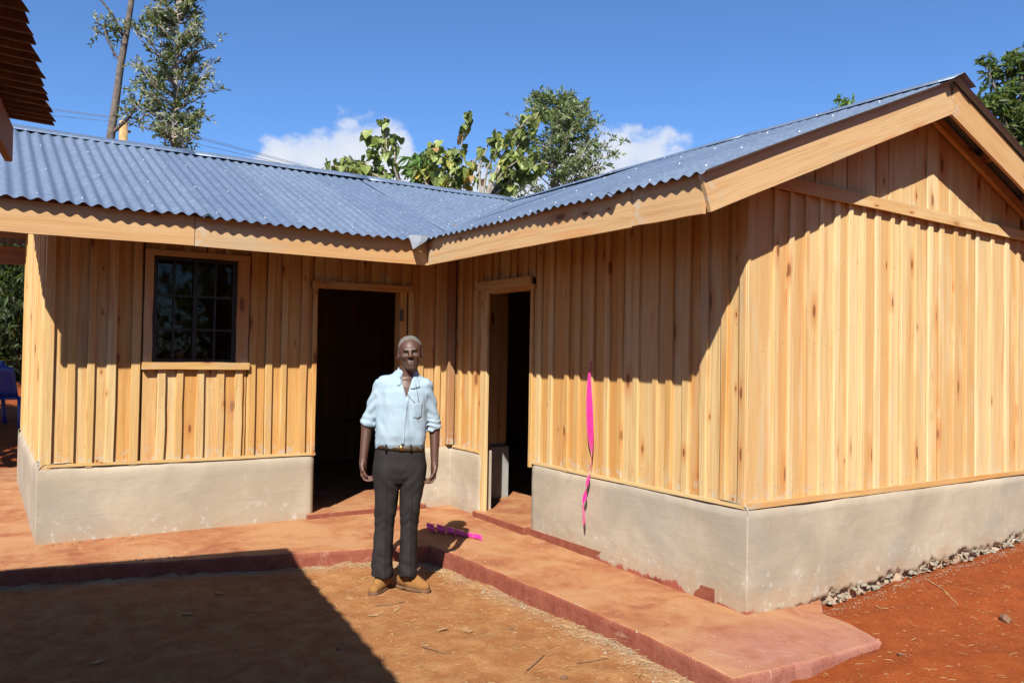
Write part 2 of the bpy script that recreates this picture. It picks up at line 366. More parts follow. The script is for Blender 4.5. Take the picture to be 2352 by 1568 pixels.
def make_ground():
    def axis(lo, hi, step, far):
        c = list(np.arange(lo, hi + 1e-6, step)); s = step; x = hi
        while x < far: s *= 1.35; x += s; c.append(x)
        s = step; x = lo; pre = []
        while x > -far: s *= 1.35; x -= s; pre.append(x)
        return np.array(pre[::-1] + c)
    xs = axis(-1.0, 9.5, .05, 1500); ys = axis(0.6, 15.0, .05, 1500)
    X, Y = np.meshgrid(xs, ys)
    Z = gz(X, Y)
    wk = in_walk(X, Y)
    d = edge_dist(X, Y)
    Z = np.where(wk, np.minimum(Z, .02), Z)
    Z = np.where((X > xL) & (X < xEnd) & (Y > yC + .05) & (Y < yBack + .4) & ((X > xB) | (Y > yA)), np.minimum(Z, .05), Z)
    Z = Z + np.where(~wk, .010 * np.exp(-(d / .06) ** 2) * (.6 + fbm(X * 6, Y * 6, 0, 5, 2)), 0) * (Y > 2.4)
    v = np.stack([X.ravel(), Y.ravel(), Z.ravel()], 1); ny, nx = X.shape
    idx = np.arange(nx * ny).reshape(ny, nx)
    f = np.stack([idx[:-1, :-1], idx[:-1, 1:], idx[1:, 1:], idx[1:, :-1]], -1).reshape(-1, 4)
    me = bpy.data.meshes.new('ground'); me.vertices.add(len(v)); me.vertices.foreach_set('co', v.ravel())
    me.loops.add(f.size); me.loops.foreach_set('vertex_index', f.ravel().astype(np.int32))
    me.polygons.add(len(f)); me.polygons.foreach_set('loop_start', np.arange(0, f.size, 4, dtype=np.int32)); me.polygons.foreach_set('loop_total', np.full(len(f), 4, np.int32))
    me.update(calc_edges=True); me.polygons.foreach_set('use_smooth', np.ones(len(f), bool)); me.materials.append(M['soil'])
    # sandy, trodden courtyard; red earth beside the gable and beyond; cement spill along the kerb
    sand = smooth01(3.55, 2.6, X) * smooth01(-4, 1.0, X) * smooth01(7.5, 5.8, Y) * .9 * (0.45 + .55 * smooth01(2.2, 4.6, Y + (X - 1.5) * .5)) + .05
    spill = np.clip(np.exp(-(d / .11) ** 2) * (1.0 + .9 * fbm(X * 4, Y * 4, 0, 21, 3)), 0, 1) * (~wk) * (X < 3.2)
    ca = me.color_attributes.new('soil', 'FLOAT_COLOR', 'POINT')
    ca.data.foreach_set('color', np.stack([sand, spill, 0 * sand, 1 + 0 * sand], -1).ravel().astype(np.float32))
    o = bpy.data.objects.new('ground', me); col.objects.link(o); tag(o, 'bare red earth yard with sandy trodden patches', 'ground', kind='structure')
make_ground()

def make_walkway():
    # fine grid clipped to the outline, with a rounded worn kerb edge
    n = len(WALK)
    # resample outline
    out = []
    for i in range(n):
        a = np.array(WALK[i]); b = np.array(WALK[(i + 1) % n]); k = max(1, int(np.linalg.norm(b - a) / .05))
        for j in range(k):
            p = a + (b - a) * j / k
            if i < 13: p[:2] += .006 * np.array([vnoise(p[0] * 5, p[1] * 5, 0, 1), vnoise(p[0] * 5, p[1] * 5, 0, 2)]) + .004 * np.array([vnoise(p[0] * 19, p[1] * 19, 0, 1), vnoise(p[0] * 19, p[1] * 19, 0, 2)])
            out.append(p)
    out = np.array(out); m = len(out)
    nx_ = np.roll(out, -1, 0) - np.roll(out, 1, 0); nrm = np.stack([nx_[:, 1], -nx_[:, 0]], 1); nrm /= np.linalg.norm(nrm, axis=1, keepdims=True)
    area = 0.5 * np.sum(out[:, 0] * np.roll(out[:, 1], -1) - np.roll(out[:, 0], -1) * out[:, 1])
    if area < 0: nrm = -nrm
    rings = []
    for off, dz in ((0.012, None), (0.004, -.03), (0.0, -.012), (-.006, -.004), (-.016, 0.0), (-.05, 0.0)):
        p = out.copy(); p[:, :2] += nrm * off
        if dz is None: p[:, 2] = -.08
        else: p[:, 2] += dz + .0025 * vnoise(p[:, 0] * 9, p[:, 1] * 9, 0, 4)
        rings.append(p)
    v = np.concatenate(rings); f = []
    for r in range(len(rings) - 1):
        for i in range(m):
            j = (i + 1) % m; f.append((r * m + i, r * m + j, (r + 1) * m + j, (r + 1) * m + i))
    import bmesh
    bm = bmesh.new(); bv = [bm.verts.new(p) for p in v]
    for q in f: bm.faces.new([bv[i] for i in q])
    top = [bv[(len(rings) - 1) * m + i] for i in range(m)]
    es = [bm.edges.get((top[i], top[(i + 1) % m])) for i in range(m)]
    bmesh.ops.triangle_fill(bm, use_beauty=True, use_dissolve=False, edges=[e for e in es if e])
    bmesh.ops.recalc_face_normals(bm, faces=bm.faces)
    me = bpy.data.meshes.new('walkway'); bm.to_mesh(me); bm.free(); me.materials.append(M['oxide'])
    o = bpy.data.objects.new('walkway', me); col.objects.link(o); tag(o, 'raised red oxide cement walkway round the timber building', 'walkway', kind='structure')
make_walkway()

# ------------------------------------------------------------------ the timber building
HOUSE = empty('timber_building', (xB, yC, 0.0))
tag(HOUSE, 'new L-shaped timber board building with galvanised iron roof and grey cement plinth', 'building')
def plank_mesh(w, h, t, wob=.003, seg=5, rr=None, z0=0.0, topcut=0.0):
    """sawn piece, length along Z from 0; slightly uneven edges. topcut: extra height at +X side"""
    rr = rr or random
    v = []; f = []
    b = min(.004, t * .25)
    a = rr.uniform(-wob, wob)
    for i in range(seg + 1):
        u = i / seg; e = [rr.uniform(-wob, wob) for _ in range(2)] if 0 < i < seg else [rr.uniform(-wob, wob) * .4 for _ in range(2)]
        xl = -w / 2 + e[0]; xr = w / 2 + e[1]; bow = a * math.sin(u * math.pi)
        zl = z0 + u * h; zr = zl + (topcut if i == seg else 0)
        v += [(xl + bow, -t / 2 + b, zl), (xl + bow + b, -t / 2, zl), (xr + bow - b, -t / 2, zr), (xr + bow, -t / 2 + b, zr), (xr + bow, t / 2, zr), (xl + bow, t / 2, zl)]
    for i in range(seg):
        for k in range(6):
            k2 = (k + 1) % 6
            f.append((i * 6 + k, i * 6 + k2, (i + 1) * 6 + k2, (i + 1) * 6 + k))
    f.append((5, 4, 3, 2, 1, 0)); n = seg * 6; f.append(tuple(n + k for k in range(6)))
    return v, f
def upright(name, p, xdir, h, w, t, mat, parent, wob=.003, topcut=0.0, seg=5):
    """vertical piece: p = bottom centre (on the piece's axis), xdir = unit vector along its width; outward normal = xdir rotated -90"""
    v, f = plank_mesh(w, h, t, wob, seg, topcut=topcut)
    ang = math.atan2(xdir[1], xdir[0])
    Mx = Matrix.Translation(Vector(p)) @ Matrix.Rotation(ang, 4, 'Z')
    return mesh(name, v, f, mat, parent, False, Mx)
def beam(name, p0, p1, w, t, mat, parent, up=(0, 0, 1), wob=.002, seg=6):
    """piece from p0 to p1; t = across, w = along 'up'"""
    p0 = Vector(p0); p1 = Vector(p1); d = p1 - p0; L = d.length; Zx = d / L
    X = Vector(up) - Zx * Vector(up).dot(Zx); X.normalize(); Y = Zx.cross(X)
    v, f = plank_mesh(w, L, t, wob, seg)
    Mx = Matrix((X, Y, Zx)).transposed().to_4x4(); Mx.translation = p0
    return mesh(name, v, f, mat, parent, False, Mx)

def plinth(name, pts, h0, h1, thick, seedk, paint=0.0, broken=False):
    """rendered wall base following pts (list of (x,y), outward face on the right hand of travel), rounded and uneven"""
    pts = [np.array(p, float) for p in pts]
    s = []; nr = []
    for i in range(len(pts) - 1):
        a, b = pts[i], pts[i + 1]; L = np.linalg.norm(b - a); k = max(2, int(L / (.016 if broken else .035))); e = (b - a) / L; n = np.array([e[1], -e[0]])
        ts = sorted(set([j / k for j in range(k + (1 if i == len(pts) - 2 else 0))] + [.006 / L, .014 / L] + ([1 - .006 / L, 1 - .014 / L] if i < len(pts) - 2 else [])))
        for tj in ts:
            j = 0 if tj == 0 else 1
            s.append(a + e * L * tj)
            nn = n.copy()
            if j == 0 and i > 0:
                e0 = (pts[i] - pts[i - 1]); e0 /= np.linalg.norm(e0); n0 = np.array([e0[1], -e0[0]]); nn = (n + n0); nn /= nn.dot(n)
            nr.append(nn)
    s = np.array(s); nr = np.array(nr)
    endd = np.minimum(np.linalg.norm(s - s[0], axis=1), np.linalg.norm(s - s[-1], axis=1))
    prof = [(-thick, h1 + .02), (-.05, h1 + .012), (-.028, h1 + .002), (-.010, h1 - .022), (0, h1 - .05)]
    nz = 40 if broken else 13
    for k in range(nz): prof.append((0.0, h1 - .05 - (h1 - .05 - h0) * (k + 1) / nz))
    rows = []
    for (o, z) in prof:
        zz = np.full(len(s), z)
        hh = .013 * vnoise(s[:, 0] * 2.3, s[:, 1] * 2.3, seedk) + .007 * vnoise(s[:, 0] * 11, s[:, 1] * 11, seedk)
        if z > h1 - .06: zz = zz + hh
        off = np.full(len(s), o)
        if o > -.06:
            off = off + .006 * fbm(s[:, 0] * 2.1, s[:, 1] * 2.1, zz * 2.6 + seedk, 5, 4) - .012 * np.exp(-(endd / .02) ** 2)
        if broken and z < .28:
            gzv = gz(s[:, 0], s[:, 1] - .05, False) + .05 + .035 * fbm(s[:, 0] * 3.2, s[:, 1] * 3, 0, 31, 2) + .022 * fbm(s[:, 0] * 19, s[:, 1] * 9, 0, 33, 3)
            k = smooth01(.010, -.006, zz - gzv)
            off = off - k * (.034 + .030 * fbm(s[:, 0] * 24, s[:, 1] * 9, zz * 26, 8, 3))
        rows.append(np.stack([s[:, 0] + nr[:, 0] * off, s[:, 1] + nr[:, 1] * off, zz], 1))
    v = np.concatenate(rows); m = len(s); f = []
    for r in range(len(rows) - 1):
        for i in range(m - 1): f.append((r * m + i, (r + 1) * m + i, (r + 1) * m + i + 1, r * m + i + 1))
    # end caps and back
    base = len(v); back = []
    for i in (0, m - 1):
        p = s[i] - nr[i] * thick; back.append((p[0], p[1], h0))
    v = np.concatenate([v, np.array(back)])
    f.append([base] + [r * m for r in range(len(rows))][::-1]); f.append([base + 1] + [r * m + m - 1 for r in range(len(rows))])
    o = mesh(name, v, f, M['plaster'], HOUSE, True)
    o.data.polygons[-1].use_smooth = False; o.data.polygons[-2].use_smooth = False
    at = o.data.attributes.new('paint', 'FLOAT', 'POINT'); at.data.foreach_set('value', (paint * smooth01(xB + .12, xB + .02, v[:, 0])).astype(np.float32) if broken else np.full(len(v), paint, np.float32))
    return o
# outward on the right hand: left side wall (face -x) travels -y ... direction (0,-1): right hand normal = (-1,0)
plinth('plinth', [(xL, yBack), (xL, yA), (xD1l, yA)], -.05, PT, .22, 1, .85)
plinth('plinth', [(xD1r + .05, yA), (xB, yA), (xB, yD2l + .075)], -.05, PT, .12, 2, .3)
plinth('plinth', [(xB, yD2r), (xB, yC), (xEnd, yC)], -.12, PT, .22, 3, .9, True)
plinth('plinth', [(xEnd, yC + .05), (xEnd, yBack)], -.12, PT, .2, 4, 0)
plinth('plinth', [(xEnd, yBack), (xL, yBack)], -.05, PT, .2, 5, 0)

# wall backing sheets, dark inside face of each wall; every board hangs on one of them
def wall_slab(name, x0, x1, y0, y1, z0, z1, mat):
    v = [(x0, y0, z0), (x1, y0, z0), (x1, y1, z0), (x0, y1, z0), (x0, y0, z1), (x1, y0, z1), (x1, y1, z1), (x0, y1, z1)]
    f = [(0, 3, 2, 1), (4, 5, 6, 7), (0, 1, 5, 4), (1, 2, 6, 5), (2, 3, 7, 6), (3, 0, 4, 7)]
    return mesh(name, v, f, mat, HOUSE)
def box(name, x0, x1, y0, y1, z0, z1, mat, parent): 
    v = [(x0, y0, z0), (x1, y0, z0), (x1, y1, z0), (x0, y1, z0), (x0, y0, z1), (x1, y0, z1), (x1, y1, z1), (x0, y1, z1)]
    f = [(0, 3, 2, 1), (4, 5, 6, 7), (0, 1, 5, 4), (1, 2, 6, 5), (2, 3, 7, 6), (3, 0, 4, 7)]
    return mesh(name, v, f, mat, parent)
D0 = .024      # board thickness
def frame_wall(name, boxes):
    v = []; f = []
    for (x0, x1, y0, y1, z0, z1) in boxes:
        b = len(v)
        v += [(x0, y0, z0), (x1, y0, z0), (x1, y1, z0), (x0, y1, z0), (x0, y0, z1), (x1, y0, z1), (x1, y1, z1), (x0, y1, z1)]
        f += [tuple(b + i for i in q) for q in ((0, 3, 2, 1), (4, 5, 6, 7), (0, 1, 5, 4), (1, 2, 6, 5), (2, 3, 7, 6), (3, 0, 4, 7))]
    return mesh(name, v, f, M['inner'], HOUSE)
ya = yA + IN; xb = xB + IN; yc = yC + IN; xl = xL + IN; xe = xEnd - IN; yb = yBack - IN
EAVE = 2.80
Z0 = PT - .02
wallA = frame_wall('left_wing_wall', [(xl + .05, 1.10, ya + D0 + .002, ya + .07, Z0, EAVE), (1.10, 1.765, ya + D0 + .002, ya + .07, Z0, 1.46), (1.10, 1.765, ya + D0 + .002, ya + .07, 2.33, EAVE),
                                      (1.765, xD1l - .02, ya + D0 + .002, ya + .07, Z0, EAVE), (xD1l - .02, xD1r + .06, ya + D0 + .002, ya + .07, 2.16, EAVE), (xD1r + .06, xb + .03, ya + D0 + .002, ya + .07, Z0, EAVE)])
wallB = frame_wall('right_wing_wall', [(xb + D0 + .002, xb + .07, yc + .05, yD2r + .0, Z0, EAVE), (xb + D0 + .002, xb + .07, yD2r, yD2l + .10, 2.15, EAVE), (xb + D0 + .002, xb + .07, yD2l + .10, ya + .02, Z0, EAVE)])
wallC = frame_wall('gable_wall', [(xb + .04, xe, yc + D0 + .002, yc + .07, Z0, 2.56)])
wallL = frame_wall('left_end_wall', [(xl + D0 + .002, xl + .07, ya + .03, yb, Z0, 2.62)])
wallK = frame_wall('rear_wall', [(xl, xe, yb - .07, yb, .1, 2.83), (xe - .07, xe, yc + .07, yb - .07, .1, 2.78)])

NAILS = []
def clad(wall, axis, face, edges, s0, s1, zb, zt, outdir, bw=(.046, .062), skip=None, mats=('board', 'batten'), zt_fn=None, batten=True, bt=(.019, .024)):
    """boards with cover battens along one wall. axis 'x' or 'y' is the running direction"""
    def P(s, o, z): return (s, face + outdir * o, z) if axis == 'x' else (face + outdir * o, s, z)
    xdir = (1, 0) if axis == 'x' else (0, -1)
    if axis == 'x' and outdir > 0: xdir = (-1, 0)
    if axis == 'y' and outdir > 0: xdir = (0, 1)
    cuts = [s0] + list(edges) + [s1]
    for a, b in zip(cuts[:-1], cuts[1:]):
        w = abs(b - a) - (random.uniform(.002, .008) if random.random() < .75 else random.uniform(.010, .016)); c = (a + b) / 2
        bot = zb + random.uniform(-.012, .004)
        top = zt if zt_fn is None else zt_fn(c)
        tilt = random.uniform(-.003, .005)
        upright('board', P(c, -D0 / 2 + tilt, bot), xdir, top - bot, w, D0, M[mats[0]], wall, .0025)
        for zn in (bot + .1, bot + .5 * (top - bot), bot + .8 * (top - bot)):
            if random.random() < .8: NAILS.append((wall, P(c + random.uniform(-.3, .3) * w, tilt + .0015, zn + random.uniform(-.04, .04)), axis))
    if batten:
        for e in edges:
            w = random.uniform(*bw); bot = zb + random.uniform(-.018, .006); top = zt if zt_fn is None else zt_fn(e) - .0
            sh = random.uniform(-.008, .008) if random.random() < .72 else random.choice((-1, 1)) * random.uniform(.018, .032)
            th = random.uniform(*bt)
            upright('batten', P(e + sh, th / 2 + .001, bot), xdir, top - bot, w, th, M[mats[1]], wall, .004)
            for zn in (bot + .12, bot + .55 * (top - bot), top - .18):
                if zn > bot: NAILS.append((wall, P(e + sh + random.uniform(-.008, .008), th + .0015, zn + random.uniform(-.05, .05)), axis))
random.seed(21)
# left wing front: corner to window, above/below window, window to door
clad(wallA, 'x', ya, [.55, .70, .855, 1.008], xl, 1.05, PT + .005, EAVE, -1)
clad(wallA, 'x', ya, [1.165, 1.325, 1.485, 1.645, 1.765], 1.05, 1.85, PT + .005, 1.43, -1, (.052, .064))
clad(wallA, 'x', ya, [1.21, 1.36, 1.52, 1.68], 1.05, 1.85, 2.345, EAVE, -1)
clad(wallA, 'x', ya, [1.885, 2.01, 2.155, 2.325], 1.85, 2.405, PT + .005, EAVE, -1)
clad(wallA, 'x', ya, [2.55, 2.69, 2.83, 2.97, 3.11, 3.24], 2.405, 3.35, 2.20, EAVE, -1)
clad(wallA, 'x', ya, [3.47, 3.60], 3.35, xb + .0, PT + .005, EAVE, -1)
upright('corner_board', (xl + .022, ya - .0135, PT - .01), (1, 0), EAVE - PT, .066, .022, M['batten'], wallA)
# left end of the left wing
clad(wallL, 'y', xl, [7.05, 7.2, 7.33, 7.5, 7.62, 7.8, 7.93, 8.1, 8.27, 8.45, 8.6, 8.78, 8.95, 9.1, 9.3, 9.5, 9.7, 9.9, 10.1], ya + .03, yb, PT + .005, 2.6, -1, zt_fn=lambda s: min(2.50 + .40 * (s - 6.2), 3.35, 3.35 - .40 * (s - 8.55)))
# right wing, side facing the yard
clad(wallB, 'y', xb, [6.66, 6.53, 6.40], ya - .03, 6.31, PT + .005, EAVE, -1)
clad(wallB, 'y', xb, [6.17, 6.03, 5.88, 5.73, 5.6], 6.31, 5.475, 2.235, EAVE, -1)
clad(wallB, 'y', xb, [5.385, 5.205, 5.03, 4.885, 4.69, 4.53, 4.385, 4.225, 4.06, 3.905, 3.75, 3.592, 3.425], 5.475, yc + .0, PT + .005, EAVE, -1)
upright('corner_board', (xb - .013, yc + .022, PT - .01), (0, -1), EAVE - PT, .07, .022, M['batten'], wallB)
# gable end
TB = 2.615
clad(wallC, 'x', yc, [4.035, 4.165, 4.325, 4.47, 4.62, 4.77, 4.912, 5.08, 5.24, 5.415, 5.56, 5.728, 5.875, 6.055, 6.235, 6.385, 6.60, 6.80, 7.02, 7.15], xb - .03, xe, PT + .005, TB, -1, (.04, .066), mats=('board_pale', 'batten_pale'), bt=(.016, .021), zt_fn=lambda s: min(TB, 2.50 + .40 * (s - 3.30), 2.5 + .40 * (7.75 - s)))
# gable triangle: close-set boards without cover strips, tops cut to the rake
gx = [4.04, 4.22, 4.40, 4.574, 4.732, 4.903, 5.054, 5.199, 5.359, 5.515, 5.685, 5.839, 5.978, 6.115, 6.254, 6.439, 6.60, 6.76, 6.92, 7.05]
def rake(x): return 2.5 + .401 * ((x - 3.30) if x < 5.53 else (7.76 - x))
for a, b in zip(gx[:-1], gx[1:]):
    c = (a + b) / 2; lo = TB + .012; hl = rake(a) - lo; hr = rake(b) - lo
    if min(hl, hr) < .03: continue
    tw = (hr - hl)
    upright('board', (c, yc - .004 + random.uniform(-.002, .009), lo), (1, 0), hl, (b - a) - random.uniform(.003, .009), .022, M['board_pale'], wallC, .0025, topcut=tw)
mesh('gable_back', [(3.9, yc + .03, 2.55), (7.2, yc + .03, 2.55), (5.53, yc + .03, 3.40), (3.9, yc + .06, 2.55), (7.2, yc + .06, 2.55), (5.53, yc + .06, 3.40)], [(0, 1, 2), (5, 4, 3), (0, 3, 4, 1), (1, 4, 5, 2), (2, 5, 3, 0)], M['inner'], wallC)
beam('cross_rail', (3.93, yc - .036, 2.655), (7.25, yc - .036, 2.615), .078, .024, M['batten_pale'], wallC, wob=.002)
M['nail'] = simple('nail_heads', (.10, .07, .05), .6, .3)
def nails():
    for wl in (wallA, wallB, wallC):
        v = []; f = []
        for (w, p, ax) in NAILS:
            if w is not wl: continue
            b = len(v); r = .003
            for k in range(6):
                c, s_ = r * math.cos(k * math.pi / 3), r * math.sin(k * math.pi / 3); v.append((p[0] + c, p[1], p[2] + s_) if ax == 'x' else (p[0], p[1] - c, p[2] + s_))
            f.append(tuple(b + k for k in range(6)))
            v.append((p[0], p[1] - .0015, p[2]) if ax == 'x' else (p[0] - .0015, p[1], p[2]))
            for k in range(6): f.append((b + k, b + (k + 1) % 6, b + 6))
        tag(mesh('nail_heads', v, f, M['nail'], wl), kind='stuff')
nails()
# ground plates under the boards
beam('base_rail', (xL + .06, ya - .016, PT + .012), (xD1l + .01, ya - .016, PT + .004), .022, .024, M['batten'], wallA)
beam('base_rail', (xb - .016, yD2r + .01, PT + .012), (xb - .016, yc, PT + .004), .022, .024, M['board'], wallB)
beam('base_rail', (xb - .02, yc - .017, PT + .012), (xe, yc - .017, PT + .008), .034, .026, M['board'], wallC)
beam('base_rail', (xb - .016, ya - .05, PT + .012), (xb - .016, 6.29, PT + .004), .022, .024, M['board'], wallB)
# dark post in the inner corner
upright('corner_post', (xb - .05, ya - .03, PT + .03), (1, 0), EAVE - PT, .07, .05, M['oldwood'], wallA)

# ---- door openings
d1 = empty('doorway', (2.85, yA, .15)); setp(d1, HOUSE)
beam('door_head', (2.385, ya - .026, 2.168), (3.335, ya - .026, 2.176), .062, .03, M['board'], d1)
upright('door_jamb', (xD1l - .012, ya + .03, PT - .01), (1, 0), 1.46, .035, .12, M['batten'], d1)
upright('door_jamb', (3.262, ya + .04, .14), (1, 0), 2.02, .07, .11, M['batten'], d1)
upright('door_trim', (2.418, ya - .012, PT), (1, 0), 1.44, .036, .03, M['batten'], d1)
upright('door_trim', (3.335, ya - .012, .5), (1, 0), 1.66, .05, .026, M['board'], d1)
HINGE = simple('hinge_steel', (.18, .21, .20), .4, .6)
for z in (.5, 1.88):
    hg = box('hinge', 3.222, 3.262, ya - .018, ya - .0155, z, z + .11, HINGE, d1)
d2 = empty('doorway', (xB, 5.8, .15)); setp(d2, HOUSE)
beam('door_head', (xb - .027, 6.33, 2.205), (xb - .027, 5.50, 2.205), .07, .03, M['board'], d2)
beam('door_head', (xb + .03, 6.20, 2.150), (xb + .03, 5.46, 2.150), .035, .11, M['board'], d2)
upright('door_jamb', (xb - .012, 6.240, .13), (0, -1), 2.035, .105, .026, M['board'], d2)
upright('door_jamb', (xb + .045, 5.458, .16), (0, -1), 2.0, .035, .10, M['batten'], d2)
upright('door_trim', (xb - .014, 5.492, PT - .03), (0, -1), 1.5, .04, .028, M['batten'], d2)

# ---- window
W0, W1, H0, H1 = 1.112, 1.755, 1.478, 2.318
win = empty('window', ((W0 + W1) / 2, ya, H0)); setp(win, HOUSE)
M['steel'] = simple('black_steel', (.018, .020, .023), .38, .3, .2, 30)
def glass():
    t = NT('window_glass'); fr = t.n('Fresnel', IOR=1.33); tr = t.n('BsdfTransparent', Color=(.45, .50, .48, 1)); gl = t.n('BsdfGlossy', Roughness=.03)
    mx = t.n('MixShader'); t.L.new(fr.outputs[0], mx.inputs[0]); t.L.new(tr.outputs[0], mx.inputs[1]); t.L.new(gl.outputs[0], mx.inputs[2]); t.L.new(mx.outputs[0], t.out.inputs[0]); return t.m
M['glass'] = glass()
upright('side_casing', (1.082, ya - .014, 1.478), (1, 0), .86, .062, .028, M['fascia'], win)
upright('side_casing', (1.803, ya - .014, 1.478), (1, 0), .86, .096, .028, M['fascia'], win)
beam('head_casing', (1.05, ya - .016, 2.338), (1.852, ya - .016, 2.345), .045, .03, M['fascia'], win)
beam('sill', (1.043, ya - .026, 1.452), (1.858, ya - .026, 1.456), .056, .05, M['batten'], win)
fy = ya + .012
frm = empty('steel_frame', (W0, fy, H0)); setp(frm, win)
def bar(n, x0, x1, z0, z1, d=.03, dy=0): return box(n, x0, x1, fy - d / 2 + dy, fy + d / 2 + dy, z0, z1, M['steel'], frm)
bar('frame_bar', W0, W0 + .035, H0, H1); bar('frame_bar', W1 - .035, W1, H0, H1); bar('frame_bar', W0 + .035, W1 - .035, H0, H0 + .03); bar('frame_bar', W0 + .035, W1 - .035, H1 - .03, H1)
bar('mullion', 1.412, 1.446, H0 + .03, H1 - .03, .042)
vx = [W0 + .035, 1.262, 1.278, 1.412, 1.446, 1.576, 1.592, W1 - .035]; zz = [H0 + .03, 1.735, 1.753, 2.0, 2.018, H1 - .03]
bar('glazing_bar', 1.262, 1.278, H0 + .03, H1 - .03, .022); bar('glazing_bar', 1.576, 1.592, H0 + .03, H1 - .03, .022)
for z0, z1 in ((1.735, 1.753), (2.0, 2.018)):
    for a, b in ((vx[0], vx[1]), (vx[2], vx[3]), (vx[4], vx[5]), (vx[6], vx[7])): bar('glazing_bar', a, b, z0, z1, .02)
for a, b in ((vx[0], vx[1]), (vx[2], vx[3]), (vx[4], vx[5]), (vx[6], vx[7])):
    for z0, z1 in ((zz[0], zz[1]), (zz[2], zz[3]), (zz[4], zz[5])):
        box('pane', a, b, fy + .004, fy + .008, z0, z1, M['glass'], win)
box('pale_patch', 1.49, 1.56, 7.9, 7.905, 1.98, 2.2, M['plaster_grey'], win) if False else None

# ---- inside: floor, partition
M['floor'] = M['oxide']
fl = mesh('floor', [(xL + .1, yA + .02, .175), (xB - .0, yA + .02, .175), (xB - .0, yC + .25, .175), (xEnd - .1, yC + .25, .175), (xEnd - .1, yBack - .1, .175), (xL + .1, yBack - .1, .175),
                    (xL + .1, yA + .02, -.05), (xB, yA + .02, -.05), (xB, yC + .25, -.05), (xEnd - .1, yC + .25, -.05), (xEnd - .1, yBack - .1, -.05), (xL + .1, yBack - .1, -.05)],
          [(0, 1, 2, 3, 4, 5), (11, 10, 9, 8, 7, 6)] + [(i, i + 6, (i + 1) % 6 + 6, (i + 1) % 6) for i in range(6)], M['oxide'], HOUSE)
def step(name, x0, x1, y0, y1, z1):
    n = 14; v = []; f = []
    P = [(x0, y0), (x1, y0), (x1, y1), (x0, y1)]
    o = box(name, x0, x1, y0, y1, .02, z1, M['oxide'], HOUSE)
    md = o.modifiers.new('b', 'BEVEL'); md.width = .012; md.segments = 2
    return o
step('door_step', xD1l - .06, xD1r + .2, yA - .035, yA + .2, .196)
step('door_step', xB - .05, xB + .2, yD2r + .02, yD2l + .12, .190)
part = frame_wall('partition_wall', [(xb + .1, 4.43, 6.86, 6.93, .70, 2.75), (xb + .1, 4.43, 6.85, 6.94, .16, .0 + .70)])
part.data.materials.append(M['plaster_grey'])
for p in part.data.polygons[6:]: p.material_index = 1
for a, b in ((3.92, 4.06), (4.06, 4.2), (4.2, 4.32), (4.32, 4.43)):
    upright('board', ((a + b) / 2, 6.848, .70), (1, 0), 2.05, b - a - .006, .022, M['board'], part)
box('grey_curb', 4.22, 4.435, 6.80, 6.85, .16, .68, M['plaster_grey'], part)
# ---- roof
roof = empty('roof', (xB, yA, 2.5)); setp(roof, HOUSE)
FX, FY, FBOT, FTOP = 3.164, 6.155, 2.335, 2.548       # fascia lines
KB, KA = .402, .410
RX, RY = 5.545, 8.59                                   # ridge lines
def zB(x): return 2.566 + KB * (x - FX)
def zA(y): return 2.566 + KA * (y - FY)
ZRB, ZRA = zB(RX), zA(RY)
def valley_x(y): return FX + (zA(y) - 2.566) / KB
CP = .088; AMP = .0108
def sheet_set(name, s0, s1, pt, start, end, width=.72, nseg=5, mat='metal', seed=0, parent=None, amp=AMP, drop=None):
    """corrugated sheets side by side from s0 to s1; pt(s,u) -> xyz with u the run up the slope, start/end(s) limits of u"""
    rr = random.Random(seed); sgn = 1 if s1 > s0 else -1; a = s0; i = 0
    while (s1 - a) * sgn > .02:
        b = a + sgn * min(width + CP * .9, abs(s1 - a)); 
        n = max(4, int(abs(b - a) / (CP / 8))); S = np.linspace(a, b, n + 1)
        zoff = (.0032 if i % 2 else 0.0) + rr.uniform(0, .0012); st = rr.uniform(-.016, .016); sag = rr.uniform(-.006, .006); ph = rr.uniform(0, 6); ky = rr.uniform(-.010, .010)
        v = []; f = []
        for k, s in enumerate(S):
            u0 = start(s) + (st if drop is None else drop(s)); u1 = end(s)
            if u1 < u0 + .001: u0 = u1 - .001
            for j in range(nseg + 1):
                u = u0 + (u1 - u0) * j / nseg; p = pt(s, u)
                hgt = amp * math.sin(2 * math.pi * s / CP) * (1 + .12 * math.sin(s * 9 + ph + u * 1.3)) + zoff + sag * math.sin(3.1 * u + i) + .003 * math.sin(1.7 * s + 2.2 * u) + ky * math.sin(5 * (s - a) + ph) * math.exp(-3 * abs(u - u0))
                v.append((p[0], p[1], p[2] + hgt))
        m = nseg + 1
        for k in range(n):
            for j in range(nseg): f.append((k * m + j, (k + 1) * m + j, (k + 1) * m + j + 1, k * m + j + 1))
        o = mesh(name, v, f, M[mat], parent or roof, True)
        a = a + sgn * width; i += 1
VAL = .035
XE0 = -.13
# left wing, yard slope (runs up +y), cut along the valley
sheet_set('roof_sheet', XE0, RX + .1, lambda x, y: (x, y, zA(y)), lambda x: max(FY - .085, FY + ((x - VAL - FX) * KB) / KA if x > FX - .12 else FY - .085), lambda x: RY, seed=1)
# left wing, back slope
sheet_set('roof_sheet', XE0, RX + 2.2, lambda x, u: (x, RY + u, ZRA - KA * u), lambda x: 0.0, lambda x: 2.02, seed=2, nseg=2)
